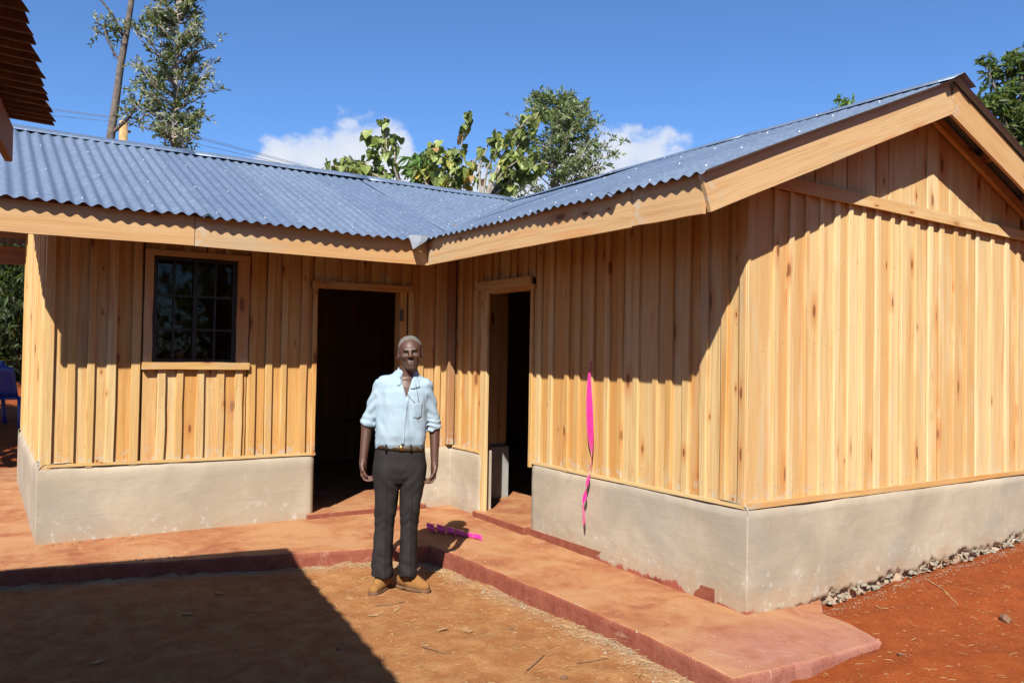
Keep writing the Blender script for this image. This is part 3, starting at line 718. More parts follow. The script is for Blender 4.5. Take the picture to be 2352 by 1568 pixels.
# right wing, yard slope (runs up +x)
def b_start(y):
    if y < FY - .02: return FX - .062
    return max(FX - .062, valley_x(y) - .10)
YR0 = 2.938
sheet_set('roof_sheet', YR0, RY - .03, lambda y, x: (x, y, zB(x) - (.012 if y > FY - .1 else 0)), b_start, lambda y: RX, seed=3)
sheet_set('roof_sheet', YR0, 11.0, lambda y, u: (RX + u, y, ZRB - KB * u), lambda y: 0.0, lambda y: 2.45, seed=4, nseg=3)
# ridge caps
def ridge(name, pts, half, k):
    v = []; f = []
    for (x, y, z), t in pts:
        for o, d in ((-half, -k * half + .018), (-half * .35, -k * half * .35 + .024), (0, .030), (half * .35, -k * half * .35 + .024), (half, -k * half + .018)):
            v.append((x + t[0] * o, y + t[1] * o, z + d))
    for i in range(len(pts) - 1):
        for j in range(4): f.append((i * 5 + j, i * 5 + j + 1, (i + 1) * 5 + j + 1, (i + 1) * 5 + j))
    o = mesh(name, v, f, M['metal'], roof, True); md = o.modifiers.new('t', 'SOLIDIFY'); md.thickness = .0015
    return o
for a, b in ((XE0 - .02, 1.78), (1.74, 3.6), (3.56, RX + .05)): ridge('ridge_cap', [((a + (b - a) * t, RY, ZRA + .002 * math.sin(9 * t) + (.003 if a > 1.7 and a < 3 else 0)), (0, 1)) for t in np.linspace(0, 1, 9)], .15, KA)
for a, b in ((YR0 - .03, 4.8), (4.75, 6.6), (6.55, RY + .05)): ridge('ridge_cap', [((RX, a + (b - a) * t, ZRB + .002 * math.sin(7 * t) + (.003 if a > 4.7 and a < 5 else 0)), (1, 0)) for t in np.linspace(0, 1, 9)], .15, KB)
# valley tray and the bent flap at its foot
def valley():
    v = []; f = []
    ys = np.linspace(FY - .06, RY, 12)
    for y in ys:
        x = FX + (y - FY) * KA / KB; z = 2.566 + KA * (y - FY) - .022
        dx, dy = .13, -.13
        v += [(x - dx, y - dy, z + KA * .13 * .95 - .012), (x, y, z), (x + dx, y + dy, z + KB * .13 * .95 - .012)]
    for i in range(len(ys) - 1):
        for j in range(2): f.append((i * 3 + j, i * 3 + j + 1, (i + 1) * 3 + j + 1, (i + 1) * 3 + j))
    o = mesh('valley_tray', v, f, M['metal'], roof, True); md = o.modifiers.new('t', 'SOLIDIFY'); md.thickness = .0015
    fl = [(2.93, 6.06, 2.56), (3.03, 6.04, 2.565), (3.13, 6.05, 2.575), (2.94, 6.04, 2.50), (3.03, 6.03, 2.515), (3.12, 6.05, 2.55), (2.958, 6.03, 2.44), (2.985, 6.025, 2.458), (3.05, 6.03, 2.50)]
    g = mesh('flap', fl, [(0, 3, 4, 1), (1, 4, 5, 2), (3, 6, 7, 4), (4, 7, 8, 5)], M['flap'], o, False); md = g.modifiers.new('t', 'SOLIDIFY'); md.thickness = .0015
valley()
# roofing screws with washers
def screws(name, pts):
    v = []; f = []
    for (x, y, z) in pts:
        b = len(v); r = .0055; n = 6
        for k in range(n): v.append((x + r * math.cos(k * math.pi / 3), y + r * math.sin(k * math.pi / 3), z))
        for k in range(n): v.append((x + r * .7 * math.cos(k * math.pi / 3), y + r * .7 * math.sin(k * math.pi / 3), z + .010))
        for k in range(n): f.append((b + k, b + (k + 1) % n, b + n + (k + 1) % n, b + n + k))
        f.append(tuple(b + n + k for k in range(n)))
    o = mesh(name, v, f, M['screw'], roof); tag(o, kind='stuff'); return o
pa = []
for yy in (FY + .02, 6.95, 7.8, 8.45):
    k = 0; x = XE0 + .1
    while x < RX:
        xs = round(x / CP) * CP + CP * .25
        if xs < FX + (yy - FY) * KA / KB - .08: pa.append((xs, yy + random.uniform(-.02, .02), zA(yy) + AMP + .004))
        x += CP * random.choice((3, 4, 5))
for xx in (FX + .02, 3.95, 4.75, 5.42):
    y = YR0 + .06
    while y < RY:
        ysn = round(y / CP) * CP + CP * .25
        if ysn < FY + (xx - FX) * KB / KA - .1: pa.append((xx + random.uniform(-.02, .02), ysn, zB(xx) + AMP + .004))
        y += CP * random.choice((4, 5, 6, 7))
for y in np.arange(FY + .1, RY - .1, .16):
    pa.append((FX + (y - FY) * KA / KB - .08, y, zA(y) + .006))
screws('roof_screws', pa)
# fascias
def fascia(a, b, w=.212, t=.026, mat='fascia'): return beam('fascia', a, b, w, t, M[mat], roof, wob=.0025, seg=8)
zf = (FBOT + FTOP) / 2
fascia((XE0 + .02, FY, zf - .018), (1.268, FY, zf - .005)); fascia((1.273, FY, zf - .006), (FX + .03, FY, zf - .002))
fascia((FX, FY - .028, zf), (FX, 3.566, zf - .002)); fascia((FX, 3.560, zf + .003), (FX, 2.996 + .012, zf))
beam('fascia_end_block', (FX - .045, FY - .02, zf), (FX - .045, FY - .022, zf), .2, .08, M['fascia'], roof) if False else None
rl = .5 * (3.282 + 3.485) + .006
fascia((FX - .012, 2.996, zf), (5.524, 2.996, rl), .207); fascia((5.528, 2.997, rl), (8.0, 2.997, zf - .01), .207)
fascia((XE0, 10.55, 2.60), (RX, 10.55, 2.60), .2, .03, 'oldwood')
# purlins reaching the rake and battens under the sheets
for x in (3.4, 4.05, 4.75, 5.4, 5.72, 6.35, 7.0, 7.6):
    z = (zB(x) if x < RX else ZRB - KB * (x - RX)) - .066
    beam('purlin', (x, 2.99, z), (x, 9.0, z), .05, .07, M['fascia'], roof)
for y in (6.35, 7.0, 7.7, 8.45, 8.75, 9.5, 10.3):
    z = (zA(y) if y < RY else ZRA - KA * (y - RY)) - .066
    beam('purlin', (XE0 + .03, y, z), (FX + max(0, (y - FY)) * .9 - .1, y, z), .05, .07, M['oldwood'], roof)
for x in (.42, 1.4, 2.4):
    beam('rafter', (x, FY + .02, zA(FY) - .12), (x, RY, ZRA - .12), .09, .05, M['oldwood'], roof); beam('rafter', (x, 10.55, 2.62), (x, RY, ZRA - .12), .09, .05, M['oldwood'], roof)
for y in (3.45, 4.4, 5.4): 
    beam('rafter', (FX + .02, y, zB(FX) - .12), (RX, y, ZRB - .12), .09, .05, M['oldwood'], roof)
# rake soffit strip behind the right-hand gable fascia
beam('rake_rafter', (RX, yc - .05, ZRB - .13), (7.6, yc - .05, ZRB - .13 - KB * (7.6 - RX)), .07, .04, M['board'], roof)
beam('rake_rafter', (FX + .05, yc - .05, zB(FX) - .10), (RX, yc - .05, ZRB - .13), .07, .04, M['board'], roof)
beam('wall_plate', (xl, ya + .05, 2.52), (xb, ya + .05, 2.52), .07, .06, M['inner'], roof); beam('wall_plate', (xb + .05, ya, 2.52), (xb + .05, yc, 2.52), .07, .06, M['inner'], roof)

# ------------------------------------------------------------------ neighbouring roof, upper left
def neighbour():
    P3 = Vector((.245, 4.047, 2.528)); e = Vector((.12, .993, 0)).normalized(); n = Vector((-.993, .12, 0)).normalized(); k = .06
    nb = empty('neighbour_building', (-1.4, 2.0, 0)); tag(nb, 'eave of a neighbouring building with dark rust-brown corrugated roof overhanging the upper left corner', 'building')
    def pt(s, u):
        p = P3 - e * s + n * u; return (p.x, p.y, p.z + k * u)
    rr = random.Random(3)
    sheet_set('roof_sheet', 0.0, 9.0, pt, lambda s: 0.0, lambda s: 3.4, width=.72, nseg=3, mat='rust', seed=9, parent=nb, amp=.014, drop=lambda s: .010 * math.sin(2 * math.pi * s / CP) + .006 * math.sin(s * 31))
    def q(s, u, dz): p = P3 - e * s + n * u; return (p.x, p.y, p.z + k * u + dz)
    beam('fascia', q(.02, .165, -.105), q(9, .165, -.105), .15, .028, M['oldwood'], nb)
    beam('rafter', q(.10, .02 + .16, -.09), q(.10, 3.4, -.09), .12, .05, M['oldwood'], nb)
    for s in (1.2, 2.4, 3.6, 4.8, 6.0, 7.2, 8.4): beam('rafter', q(s, .18, -.08), q(s, 3.4, -.08), .1, .05, M['oldwood'], nb)
    for u in (.5, 1.3, 2.2, 3.2): beam('purlin', q(.0, u, -.028), q(9, u, -.028), .04, .06, M['oldwood'], nb)
    for s in (.25, 3.0, 6.0, 8.8):
        x, y, z = q(s, 1.5, 0); upright('post', (x, y, 0), (1, 0), z - .05, .1, .1, M['oldwood'], nb)
    # board wall at the back of its veranda
    a = q(.2, 3.0, 0); b = q(9, 3.0, 0)
    for i in range(44):
        t = (i + .5) / 44; p = (a[0] + (b[0] - a[0]) * t, a[1] + (b[1] - a[1]) * t, 0)
        upright('board', p, (e.x, e.y), 2.62, .195, .025, M['oldwood'], nb, seg=1)
neighbour()

# ------------------------------------------------------------------ foliage
def leafmat(name, rough=.5, trans=.35):
    t = NT(name); t.K = 1.0; at = t.n('Attribute', _attribute_name='leafcol'); tc = t.n('TexCoord').outputs['Object']
    n = t.noise(tc, 14, 2); c = t.mix(t.ramp(n, .3, .7, 0, .35), at.outputs['Color'], (.03, .05, .015))
    b = t.N.new('ShaderNodeBsdfPrincipled'); t.L.new(c, b.inputs['Base Color']); b.inputs['Roughness'].default_value = rough; b.inputs['Specular IOR Level'].default_value = .4
    tr = t.n('BsdfTranslucent'); c2 = t.mix(.5, c, (.28, .34, .04)); t.L.new(c2, tr.inputs['Color'])
    mx = t.n('MixShader', Fac=trans); t.L.new(b.outputs[0], mx.inputs[1]); t.L.new(tr.outputs[0], mx.inputs[2]); t.L.new(mx.outputs[0], t.out.inputs[0])
    return t.m
M['leaf'] = leafmat('leaves')
M['bark'] = simple('bark', (.15, .125, .105), .9, 0, .35, 14, .8)
M['barkpale'] = simple('pale_bark', (.36, .31, .25), .9, 0, .3, 14, .6)

def tube(paths, sides=6):
    """paths: list of (points, radii)"""
    v = []; f = []
    for pts, rad in paths:
        pts = [Vector(p) for p in pts]; b = len(v)
        for i, p in enumerate(pts):
            d = (pts[min(i + 1, len(pts) - 1)] - pts[max(i - 1, 0)]).normalized()
            a = d.orthogonal().normalized() if i == 0 else (a - d * a.dot(d)).normalized()
            c = d.cross(a)
            for k in range(sides):
                t = 2 * math.pi * k / sides; v.append(p + (a * math.cos(t) + c * math.sin(t)) * rad[i])
        for i in range(len(pts) - 1):
            for k in range(sides):
                k2 = (k + 1) % sides; f.append((b + i * sides + k, b + i * sides + k2, b + (i + 1) * sides + k2, b + (i + 1) * sides + k))
        f.append(tuple(b + (len(pts) - 1) * sides + k for k in range(sides)))
    return v, f
class Leaves:
    def __init__(s): s.v = []; s.f = []; s.c = []
    def blade(s, p, d, nrm, L, w, colr, fold=.25, droop=.15):
        d = d.normalized(); sd = d.cross(nrm)
        if sd.length < 1e-4: sd = d.orthogonal()
        sd.normalize(); up = sd.cross(d)
        b = len(s.v); m = p + d * L * .45; tip = p + d * L - Vector((0, 0, droop * L))
        s.v += [p, m + sd * w * .5 + up * fold * w * .5, m - sd * w * .5 + up * fold * w * .5, tip, m]
        s.f += [(b, b + 1, b + 4), (b, b + 4, b + 2), (b + 1, b + 3, b + 4), (b + 4, b + 3, b + 2)]
        s.c += [colr] * 5
    def build(s, name, parent, mat='leaf'):
        o = mesh(name, s.v, s.f, M[mat], parent, False)
        ca = o.data.color_attributes.new('leafcol', 'FLOAT_COLOR', 'POINT')
        ca.data.foreach_set('color', np.array([tuple(c) + (1,) for c in s.c], np.float32).ravel())
        return o
def rvec(rr): 
    while True:
        v = Vector((rr.uniform(-1, 1), rr.uniform(-1, 1), rr.uniform(-1, 1)))
        if .05 < v.length < 1: return v.normalized()
def vary(c, rr, a=.25): 
    k = 1 + rr.uniform(-a, a); return tuple(max(0.003, x * k * (1 + rr.uniform(-.1, .1))) for x in c)
def sprig(lv, p, d, rr, L, n, pal, lw=.16, spread=.9):
    """a feathery twig: narrow leaflets along a drooping axis"""
    d = d.normalized()
    for i in range(n):
        t = (i + .5) / n; q = p + d * L * t - Vector((0, 0, .25 * L * t * t))
        side = rvec(rr); dd = (d * (.75 - .2 * t) + side * spread * .8 + Vector((0, 0, .12))).normalized()
        lv.blade(q, dd, rvec(rr), L * rr.uniform(.38, .68), L * lw * rr.uniform(.7, 1.3), vary(rr.choice(pal), rr), droop=rr.uniform(0, .3))
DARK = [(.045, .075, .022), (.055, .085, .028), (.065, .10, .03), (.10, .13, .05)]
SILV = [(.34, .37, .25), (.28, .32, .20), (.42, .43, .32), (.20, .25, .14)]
def feather_tree(name, label, base, top, zlow, rad, n_br, pal_in, pal_out, seed, sprigs=9, lean=(0, 0), trunk_r=.07, L=.20, profile=None, barkm='barkpale'):
    rr = random.Random(seed); base = Vector(base); topv = Vector(top)
    t_ = empty(name, base); tag(t_, label, 'tree')
    H = topv.z - base.z; pts = []
    for i in range(11):
        u = i / 10; pts.append(base.lerp(topv, u) + Vector((rr.uniform(-.05, .05), rr.uniform(-.05, .05), 0)) * (1 if 0 < i < 10 else 0))
    paths = [(pts, [trunk_r * (1 - .93 * (i / 10)) for i in range(11)])]; lv = Leaves()
    def axis(z):
        u = (z - base.z) / H * 10; i = min(9, max(0, int(u))); return pts[i].lerp(pts[i + 1], u - i)
    for b in range(n_br):
        u = (b + rr.random()) / n_br; z = zlow + (topv.z - .05 - zlow) * u
        r = rad * (profile(u) if profile else math.sin(math.pi * min(1, .15 + u * .85)) ** .7) * rr.uniform(.55, 1.12)
        a = rr.uniform(0, 2 * math.pi); out = Vector((math.cos(a), math.sin(a), 0)); p0 = axis(z)
        bp = [p0]; 
        for j in range(1, 5): bp.append(p0 + out * r * (j / 4) + Vector((rr.uniform(-.04, .04), rr.uniform(-.04, .04), r * .75 * (j / 4) ** 1.4 + rr.uniform(-.03, .03))))
        paths.append((bp, [trunk_r * .28 * (1 - .8 * j / 4) for j in range(5)]))
        for k in range(sprigs):
            t = rr.uniform(.15, 1.05); i = min(3, int(t * 4)); q = bp[i].lerp(bp[i + 1], min(1, t * 4 - i))
            d = (out * .7 + Vector((0, 0, .8)) + rvec(rr) * .8)
            tip = t > .6 or rr.random() < .2
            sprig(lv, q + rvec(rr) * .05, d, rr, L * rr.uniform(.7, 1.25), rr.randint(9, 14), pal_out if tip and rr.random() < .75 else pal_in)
    v, f = tube(paths); mesh('trunk', v, f, M[barkm], t_, True); lv.build('crown', t_); return t_
def gzf(x, y): return float(gz(x, y, False))
CAMP = Vector((0, 0, CAM_H))
def feather_all():
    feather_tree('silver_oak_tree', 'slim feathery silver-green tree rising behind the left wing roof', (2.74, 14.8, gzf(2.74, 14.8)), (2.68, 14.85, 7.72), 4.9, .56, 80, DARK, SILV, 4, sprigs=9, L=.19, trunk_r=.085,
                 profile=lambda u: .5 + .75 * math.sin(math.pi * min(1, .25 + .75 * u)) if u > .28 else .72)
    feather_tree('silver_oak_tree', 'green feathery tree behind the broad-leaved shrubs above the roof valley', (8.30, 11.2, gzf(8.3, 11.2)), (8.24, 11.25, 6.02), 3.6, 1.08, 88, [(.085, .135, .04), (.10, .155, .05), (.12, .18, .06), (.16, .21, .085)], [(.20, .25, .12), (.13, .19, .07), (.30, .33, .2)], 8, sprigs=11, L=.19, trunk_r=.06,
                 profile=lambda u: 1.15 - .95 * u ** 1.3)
feather_all()
def bare_tree():
    rr = random.Random(2); z0 = gzf(1.8, 15.4)
    t_ = empty('bare_trunk_tree', (1.80, 15.42, z0)); tag(t_, 'tall bare grey trunk with a few leafy sprigs left of the silver-green tree', 'tree')
    P = [(1.78, 15.45, z0), (1.76, 15.46, 4.2), (1.775, 15.46, 5.2), (1.83, 15.42, 5.75), (1.90, 15.40, 6.5), (1.99, 15.37, 7.2), (2.06, 15.33, 7.9), (2.12, 15.30, 8.8), (2.2, 15.2, 10.5)]
    rd = [.09, .08, .070, .064, .057, .050, .044, .038, .024]
    br = [([(1.95, 15.38, 6.95), (1.75, 15.4, 7.35), (1.5, 15.4, 7.62), (1.42, 15.4, 7.75)], [.028, .02, .014, .008]), ([(1.86, 15.41, 6.6), (1.70, 15.4, 6.85), (1.62, 15.4, 7.1)], [.02, .015, .008]),
          ([(1.82, 15.42, 5.34), (2.05, 15.4, 5.62), (2.22, 15.38, 5.95), (2.32, 15.36, 6.3)], [.034, .028, .02, .01])]
    lv = Leaves()
    for c, n, s in (((1.66, 15.4, 7.05), 26, .17), ((1.40, 15.4, 7.72), 16, .13), ((2.28, 15.36, 6.05), 26, .2), ((2.1, 15.4, 5.62), 14, .17), ((1.97, 15.4, 5.75), 8, .12)):
        for k in range(n): sprig(lv, Vector(c) + rvec(rr) * s, rvec(rr) + Vector((0, 0, .4)), rr, .2, 11, DARK if rr.random() < .55 else SILV)
    for k in range(90): sprig(lv, Vector((2.2, 15.2, 10.2)) + rvec(rr) * rr.uniform(.2, 1.3), rvec(rr) + Vector((0, 0, .4)), rr, .25, 9, DARK)
    v, f = tube([(P, rd)] + br, 9); mesh('trunk', v, f, M['bark'], t_, True); lv.build('crown', t_)
bare_tree()
# ---- broad-leaved shrubs behind the valley: every leaf its own piece
def big_leaf_meshes():
    outl = [(0, 0), (.18, -.10), (.40, -.02), (.47, .22), (.38, .52), (.20, .80), (0, 1.0)]
    res = []
    for var, (cols) in enumerate([(.165, .215, .05), (.225, .27, .075), (.105, .15, .036), (.34, .33, .07), (.55, .34, .03), (.42, .27, .11)]):
        for shape in range(2):
            rr = random.Random(var * 7 + shape); v = []; f = []
            cup = .28 if shape else .12; bend = .35 if shape else .18
            n = len(outl)
            for sgn in (1, -1):
                for (x, y) in outl: v.append((sgn * x, y, cup * abs(x) - bend * y * y + .04 * math.sin(9 * y)))
            for i in range(1, n - 1):
                f.append((0, i, i + 1) if True else 0); f.append((0, n + i + 1, n + i))
            me = bpy.data.meshes.new('leaf'); me.from_pydata(v, [], f); me.update()
            me.materials.append(bigleaf[var]); res.append(me)
    return res
bigleaf = []
for i, c in enumerate([(.21, .27, .06), (.28, .34, .095), (.13, .185, .045), (.38, .38, .08), (.60, .38, .03), (.42, .27, .11)]):
    t = NT('broad_leaf_%d' % i); t.K = .95; tc = t.n('TexCoord').outputs['Object']; oi = t.n('ObjectInfo').outputs['Random']
    wv = t.n('TexWave', _bands_direction='DIAGONAL', Scale=4.0, Distortion=.6); t.L.new(tc, wv.inputs['Vector'])
    cc = t.mix(t.math('MULTIPLY', wv.outputs['Fac'], .25), c, [x * .7 for x in c]); cc = t.mix(t.ramp(oi, 0, 1, 0, .3), cc, [x * .6 for x in c])
    cc = t.mix(t.ramp(t.noise(tc, 3.5, 4), .58, .72, 0, .4), cc, (.30, .22, .07))
    b = t.N.new('ShaderNodeBsdfPrincipled'); t.L.new(cc, b.inputs['Base Color']); b.inputs['Roughness'].default_value = .5
    tr = t.n('BsdfTranslucent'); t.L.new(cc, tr.inputs['Color']); mx = t.n('MixShader', Fac=.35); t.L.new(b.outputs[0], mx.inputs[1]); t.L.new(tr.outputs[0], mx.inputs[2]); t.L.new(mx.outputs[0], t.out.inputs[0])
    bigleaf.append(t.m)
LEAF = big_leaf_meshes()
def at_px(u, v, depth):
    """view ray helper used only to read off where a far twig stands (u, v on a 2352 px wide picture)"""
    r = Vector((math.cos(YAW), -math.sin(YAW), 0)); f0 = Vector((math.sin(YAW), math.cos(YAW), 0)); z = Vector((0, 0, 1))
    F = f0 * math.cos(PITCH) + z * math.sin(PITCH); uu = z * math.cos(PITCH) - f0 * math.sin(PITCH)
    Rt = r * math.cos(ROLL) + uu * math.sin(ROLL); U = uu * math.cos(ROLL) - r * math.sin(ROLL)
    return CAMP + (F + Rt * ((u - 1176) / 1862.3) + U * ((784 - v) / 1862.3)) * depth
def shrub(name, label, depth, root, tips, nleaf, seed, pal, size=(.13, .22)):
    rr = random.Random(seed); r0 = at_px(*root, depth); base = Vector((r0.x, r0.y, gzf(r0.x, r0.y)))
    t_ = empty(name, base); tag(t_, label, 'shrub', 'broad-leaved shrubs behind the roof')
    paths = [([base, base.lerp(r0, .5) + Vector((.1, .05, 0)), r0], [.05, .042, .034])]
    stems = []
    for (u, v, dd) in tips:
        e = at_px(u, v, depth + dd); m = r0.lerp(e, .5) + Vector((rr.uniform(-.12, .12), rr.uniform(-.12, .12), rr.uniform(-.02, .14)))
        pts = [r0.lerp(m, 0), r0.lerp(m, .55), m, m.lerp(e, .5) + Vector((0, 0, .05)), e]; paths.append((pts, [.024, .019, .014, .010, .005])); stems.append(pts)
    v_, f_ = tube(paths, 6); mesh('stem', v_, f_, M['barkpale'], t_, True)
    for k in range(nleaf):
        pts = rr.choice(stems); t = 1 - abs(rr.gauss(0, .30)); t = max(.12, min(1, t)) * 4; i = min(3, int(t)); q = pts[i].lerp(pts[i + 1], t - i) + rvec(rr) * rr.uniform(.01, .12)
        # leaves hang from their stalks
        a = rr.uniform(0, 2 * math.pi); d = Vector((math.cos(a) * .55, math.sin(a) * .55, rr.uniform(-1.1, -.15))).normalized()
        nrm = Vector((-math.sin(a) * rr.uniform(-.5, .5) + math.cos(a) * .8, math.cos(a) * rr.uniform(-.5, .5) + math.sin(a) * .8, rr.uniform(.1, .8)))
        X = d.cross(nrm).normalized(); N_ = X.cross(d)
        sz = rr.uniform(*size); Mx = Matrix((X * sz, d * sz, N_ * sz)).transposed().to_4x4(); Mx.translation = q
        me = LEAF[rr.choice(pal) * 2 + rr.randint(0, 1)]
        o = bpy.data.objects.new('leaf', me); col.objects.link(o); o.matrix_basis = Mx; setp(o, t_)
    return t_
G = [0, 0, 0, 1, 1, 2, 2, 2, 0, 0]
shrub('broad_leaf_shrub', 'leftmost broad-leaved shrub in front of the white cloud, with one tall leafy shoot', 12.2, (925, 445),
      [(885, 268, 0), (905, 310, .1), (905, 372, -.1), (850, 345, .2), (838, 305, -.2), (775, 368, .1), (800, 382, -.2), (745, 378, 0), (835, 395, .3), (870, 395, 0)], 165, 1, G, (.10, .18))
shrub('broad_leaf_shrub', 'middle broad-leaved shrub with yellowing leaves and one upright shoot', 12.6, (1020, 465),
      [(1075, 262, 0), (1058, 345, .1), (1000, 330, .2), (985, 345, -.2), (1040, 345, .3), (1060, 385, -.3), (1105, 352, .2), (962, 388, .1), (1085, 395, .1), (1015, 400, -.1), (1105, 415, 0), (960, 420, .3)], 230, 2, G + [3, 4, 5, 1], (.10, .18))
shrub('broad_leaf_shrub', 'rightmost broad-leaved shrub leaning in front of the green feathery tree', 12.0, (1105, 475),
      [(1215, 268, 0), (1240, 255, .1), (1140, 300, .2), (1170, 310, -.1), (1210, 320, .2), (1235, 350, -.2), (1255, 372, .1), (1195, 375, .3), (1180, 350, 0), (1225, 400, .2), (1165, 415, .2), (1180, 430, .1)], 240, 3, G + [1, 1, 3], (.10, .18))
def hanging_leaf_tree(name, label, depth, blobs, dens, seed, pal, L=(.16, .24), cat='tree', upright_l=False, trunk_to=None):
    rr = random.Random(seed); lv = Leaves(); c0 = at_px(blobs[0][0], blobs[0][1], depth); base = Vector((c0.x, c0.y, gzf(c0.x, c0.y)))
    t_ = empty(name, base); tag(t_, label, cat); paths = [([base, base.lerp(c0, .5) + Vector((.08, 0, 0)), c0], [.09, .07, .045])]
    for (u, v, rpx, dd) in blobs:
        c = at_px(u, v, depth + dd); r = rpx / 1862.3 * depth
        paths.append(([c0 - Vector((0, 0, .5)), c0.lerp(c, .6) - Vector((0, 0, .15)), c], [.03, .02, .008]))
        for k in range(int(dens * (rpx / 40) ** 2)):
            q = c + rvec(rr) * r * (rr.random() ** .45); a = rvec(rr)
            if upright_l: a = (a + Vector((0, 0, .5))).normalized()
            else: a = (a - Vector((0, 0, .9))).normalized()
            for j in range(rr.randint(3, 6)):
                d = (a + rvec(rr) * .75).normalized(); Lk = rr.uniform(*L); lv.blade(q, d, rvec(rr) + Vector((0, 0, .6)), Lk, Lk * rr.uniform(.22, .34), vary(rr.choice(pal), rr), droop=.25)
    v, f = tube(paths, 6); mesh('trunk', v, f, M['bark'], t_, True); lv.build('crown', t_); return t_
MANGO = [(.075, .17, .03), (.10, .20, .04), (.06, .13, .025)]
BIGT = [(.05, .085, .022), (.065, .11, .03), (.085, .14, .035), (.14, .19, .05)]
hanging_leaf_tree('mango_sapling', 'bright green sapling with long hanging leaves beside the middle shrub', 13.0, [(985, 430, 42, 0), (965, 370, 26, .1), (1000, 400, 34, .2)], 42, 5, MANGO, (.2, .34))
hanging_leaf_tree('leafy_tree', 'dense leafy tree at the right edge behind the gable roof', 12.0, [(2335, 270, 75, 0), (2310, 165, 42, .2), (2285, 235, 48, -.1), (2350, 150, 40, 0), (2395, 220, 85, .5), (2320, 340, 75, .4), (2265, 150, 20, .1), (2380, 350, 90, 0), (2440, 300, 90, .3), (2400, 470, 110, .4), (2500, 420, 120, .6), (2360, 600, 110, .8), (2480, 640, 130, .5)], 50, 6, BIGT, (.13, .21), upright_l=True)
hanging_leaf_tree('leafy_tree', 'small leafy tree top just showing over the gable roof ridge', 14.0, [(1940, 246, 24, 0), (1928, 240, 12, 0), (1958, 240, 12, .1)], 60, 7, [(.10, .20, .03), (.13, .24, .04)], (.10, .16), upright_l=True)
hanging_leaf_tree('bushy_tree', 'bushy tree with leaves coloured dark for shade, behind the blue chairs at the far left', 17.0, [(30, 640, 170, 0), (-130, 560, 230, .5), (120, 560, 150, 1.0), (40, 790, 120, .6), (-90, 760, 190, -.8), (60, 470, 120, .5), (200, 680, 160, 1.2), (20, 700, 120, 1.5), (60, 620, 130, 2.0)], 46, 12, [(.03, .05, .015), (.04, .065, .02), (.055, .085, .028)], (.14, .24))  # leaf colours set dark to stand in for shade on this tree

# ------------------------------------------------------------------ utility pole and wires
def wires():
    pz = at_px(284, 279, 19.0); pole = empty('utility_pole', (pz.x, pz.y, gzf(pz.x, pz.y))); tag(pole, 'pale yellow wooden pole top beside the bare trunk', 'pole')
    v, f = tube([([(pz.x, pz.y, gzf(pz.x, pz.y)), (pz.x, pz.y, pz.z - 3), (pz.x, pz.y, pz.z)], [.12, .11, .095])], 10); mesh('post', v, f, simple('yellow_pole', (.50, .33, .13), .8, 0, .2, 8, .4), pole, True)
    v, f = tube([([(pz.x - .16, pz.y, pz.z - .22), (pz.x + .16, pz.y, pz.z - .22)], [.03, .03])], 6); mesh('crossarm', v, f, M['bark'], pole, True)
    wm = simple('wire', (.14, .14, .15), .6)
    for nm, pts in (('power_line', [(-900, 128, 24), (110, 249, 21), (284, 272, 19.0), (470, 318, 20), (720, 386, 22), (1500, 560, 28)]), ('power_line', [(-900, 150, 24), (130, 267, 21), (284, 281, 19.0), (465, 334, 20), (720, 392, 22), (1500, 565, 28)]), ('power_line', [(-900, 132, 24), (110, 252, 21), (284, 275, 19.02), (470, 322, 20), (720, 389, 22.2), (1500, 563, 28)])):
        P = [at_px(*p) for p in pts]; v, f = tube([(P, [.006] * len(P))], 5); o = mesh(nm, v, f, wm, None, True)
        tag(o, {249: 'topmost thin overhead wire crossing the sky behind the left roof', 267: 'lowest thin overhead wire crossing the sky behind the left roof', 252: 'middle thin overhead wire crossing the sky behind the left roof'}[pts[1][1]], 'wire', 'overhead wires')
wires()

# ------------------------------------------------------------------ blue plastic chairs at the far left
M['blue'] = simple('blue_plastic', (.02, .05, .30), .4, 0, .1, 10)
def chair(loc, rz, label):
    c = empty('plastic_chair', loc, rz); tag(c, label, 'chair', 'blue plastic chairs at the far left')
    def pc(name, v, f, sol=.008):
        o = bpy.data.objects.new(name, bpy.data.meshes.new(name)); o.data.from_pydata(v, [], f); o.data.update(); o.data.materials.append(M['blue']); col.objects.link(o); o.parent = c
        o.data.polygons.foreach_set('use_smooth', [True] * len(f))
        md = o.modifiers.new('t', 'SOLIDIFY'); md.thickness = sol; return o
    def grid(fn, nu, nv): return [fn(i / nu, j / nv) for i in range(nu + 1) for j in range(nv + 1)], [(i * (nv + 1) + j, (i + 1) * (nv + 1) + j, (i + 1) * (nv + 1) + j + 1, i * (nv + 1) + j + 1) for i in range(nu) for j in range(nv)]
    pc('seat', *grid(lambda u, v: ((u - .5) * .46, (v - .5) * .44, .43 - .02 * math.sin(math.pi * u) * math.sin(math.pi * v) + .015 * (1 - v)), 6, 6))
    pc('backrest', *grid(lambda u, v: ((u - .5) * (.46 - .06 * v), .22 + .12 * v - .05 * (1 - (2 * u - 1) ** 2), .45 + .40 * v + .03 * (1 - (2 * u - 1) ** 2) * v), 8, 5))
    for sx in (-1, 1):
        pc('armrest', *grid(lambda u, v: (sx * (.24 + .05 * v), -.2 + .46 * u, .64 + .02 * math.sin(u * 3) - (.02 * (1 - u))), 5, 1), .015)
        for sy in (-1, 1):
            tx = sx * .23; by = sy * .21 + sy * .03
            pc('leg', *grid(lambda u, v: (tx + sx * .03 * (1 - u) + (v - .5) * .05, (sy * .2) * u + by * (1 - u), u * (.63 if sy < 0 else .46)), 3, 2), .02)
    return c
zc = gzf(.3, 13.0)
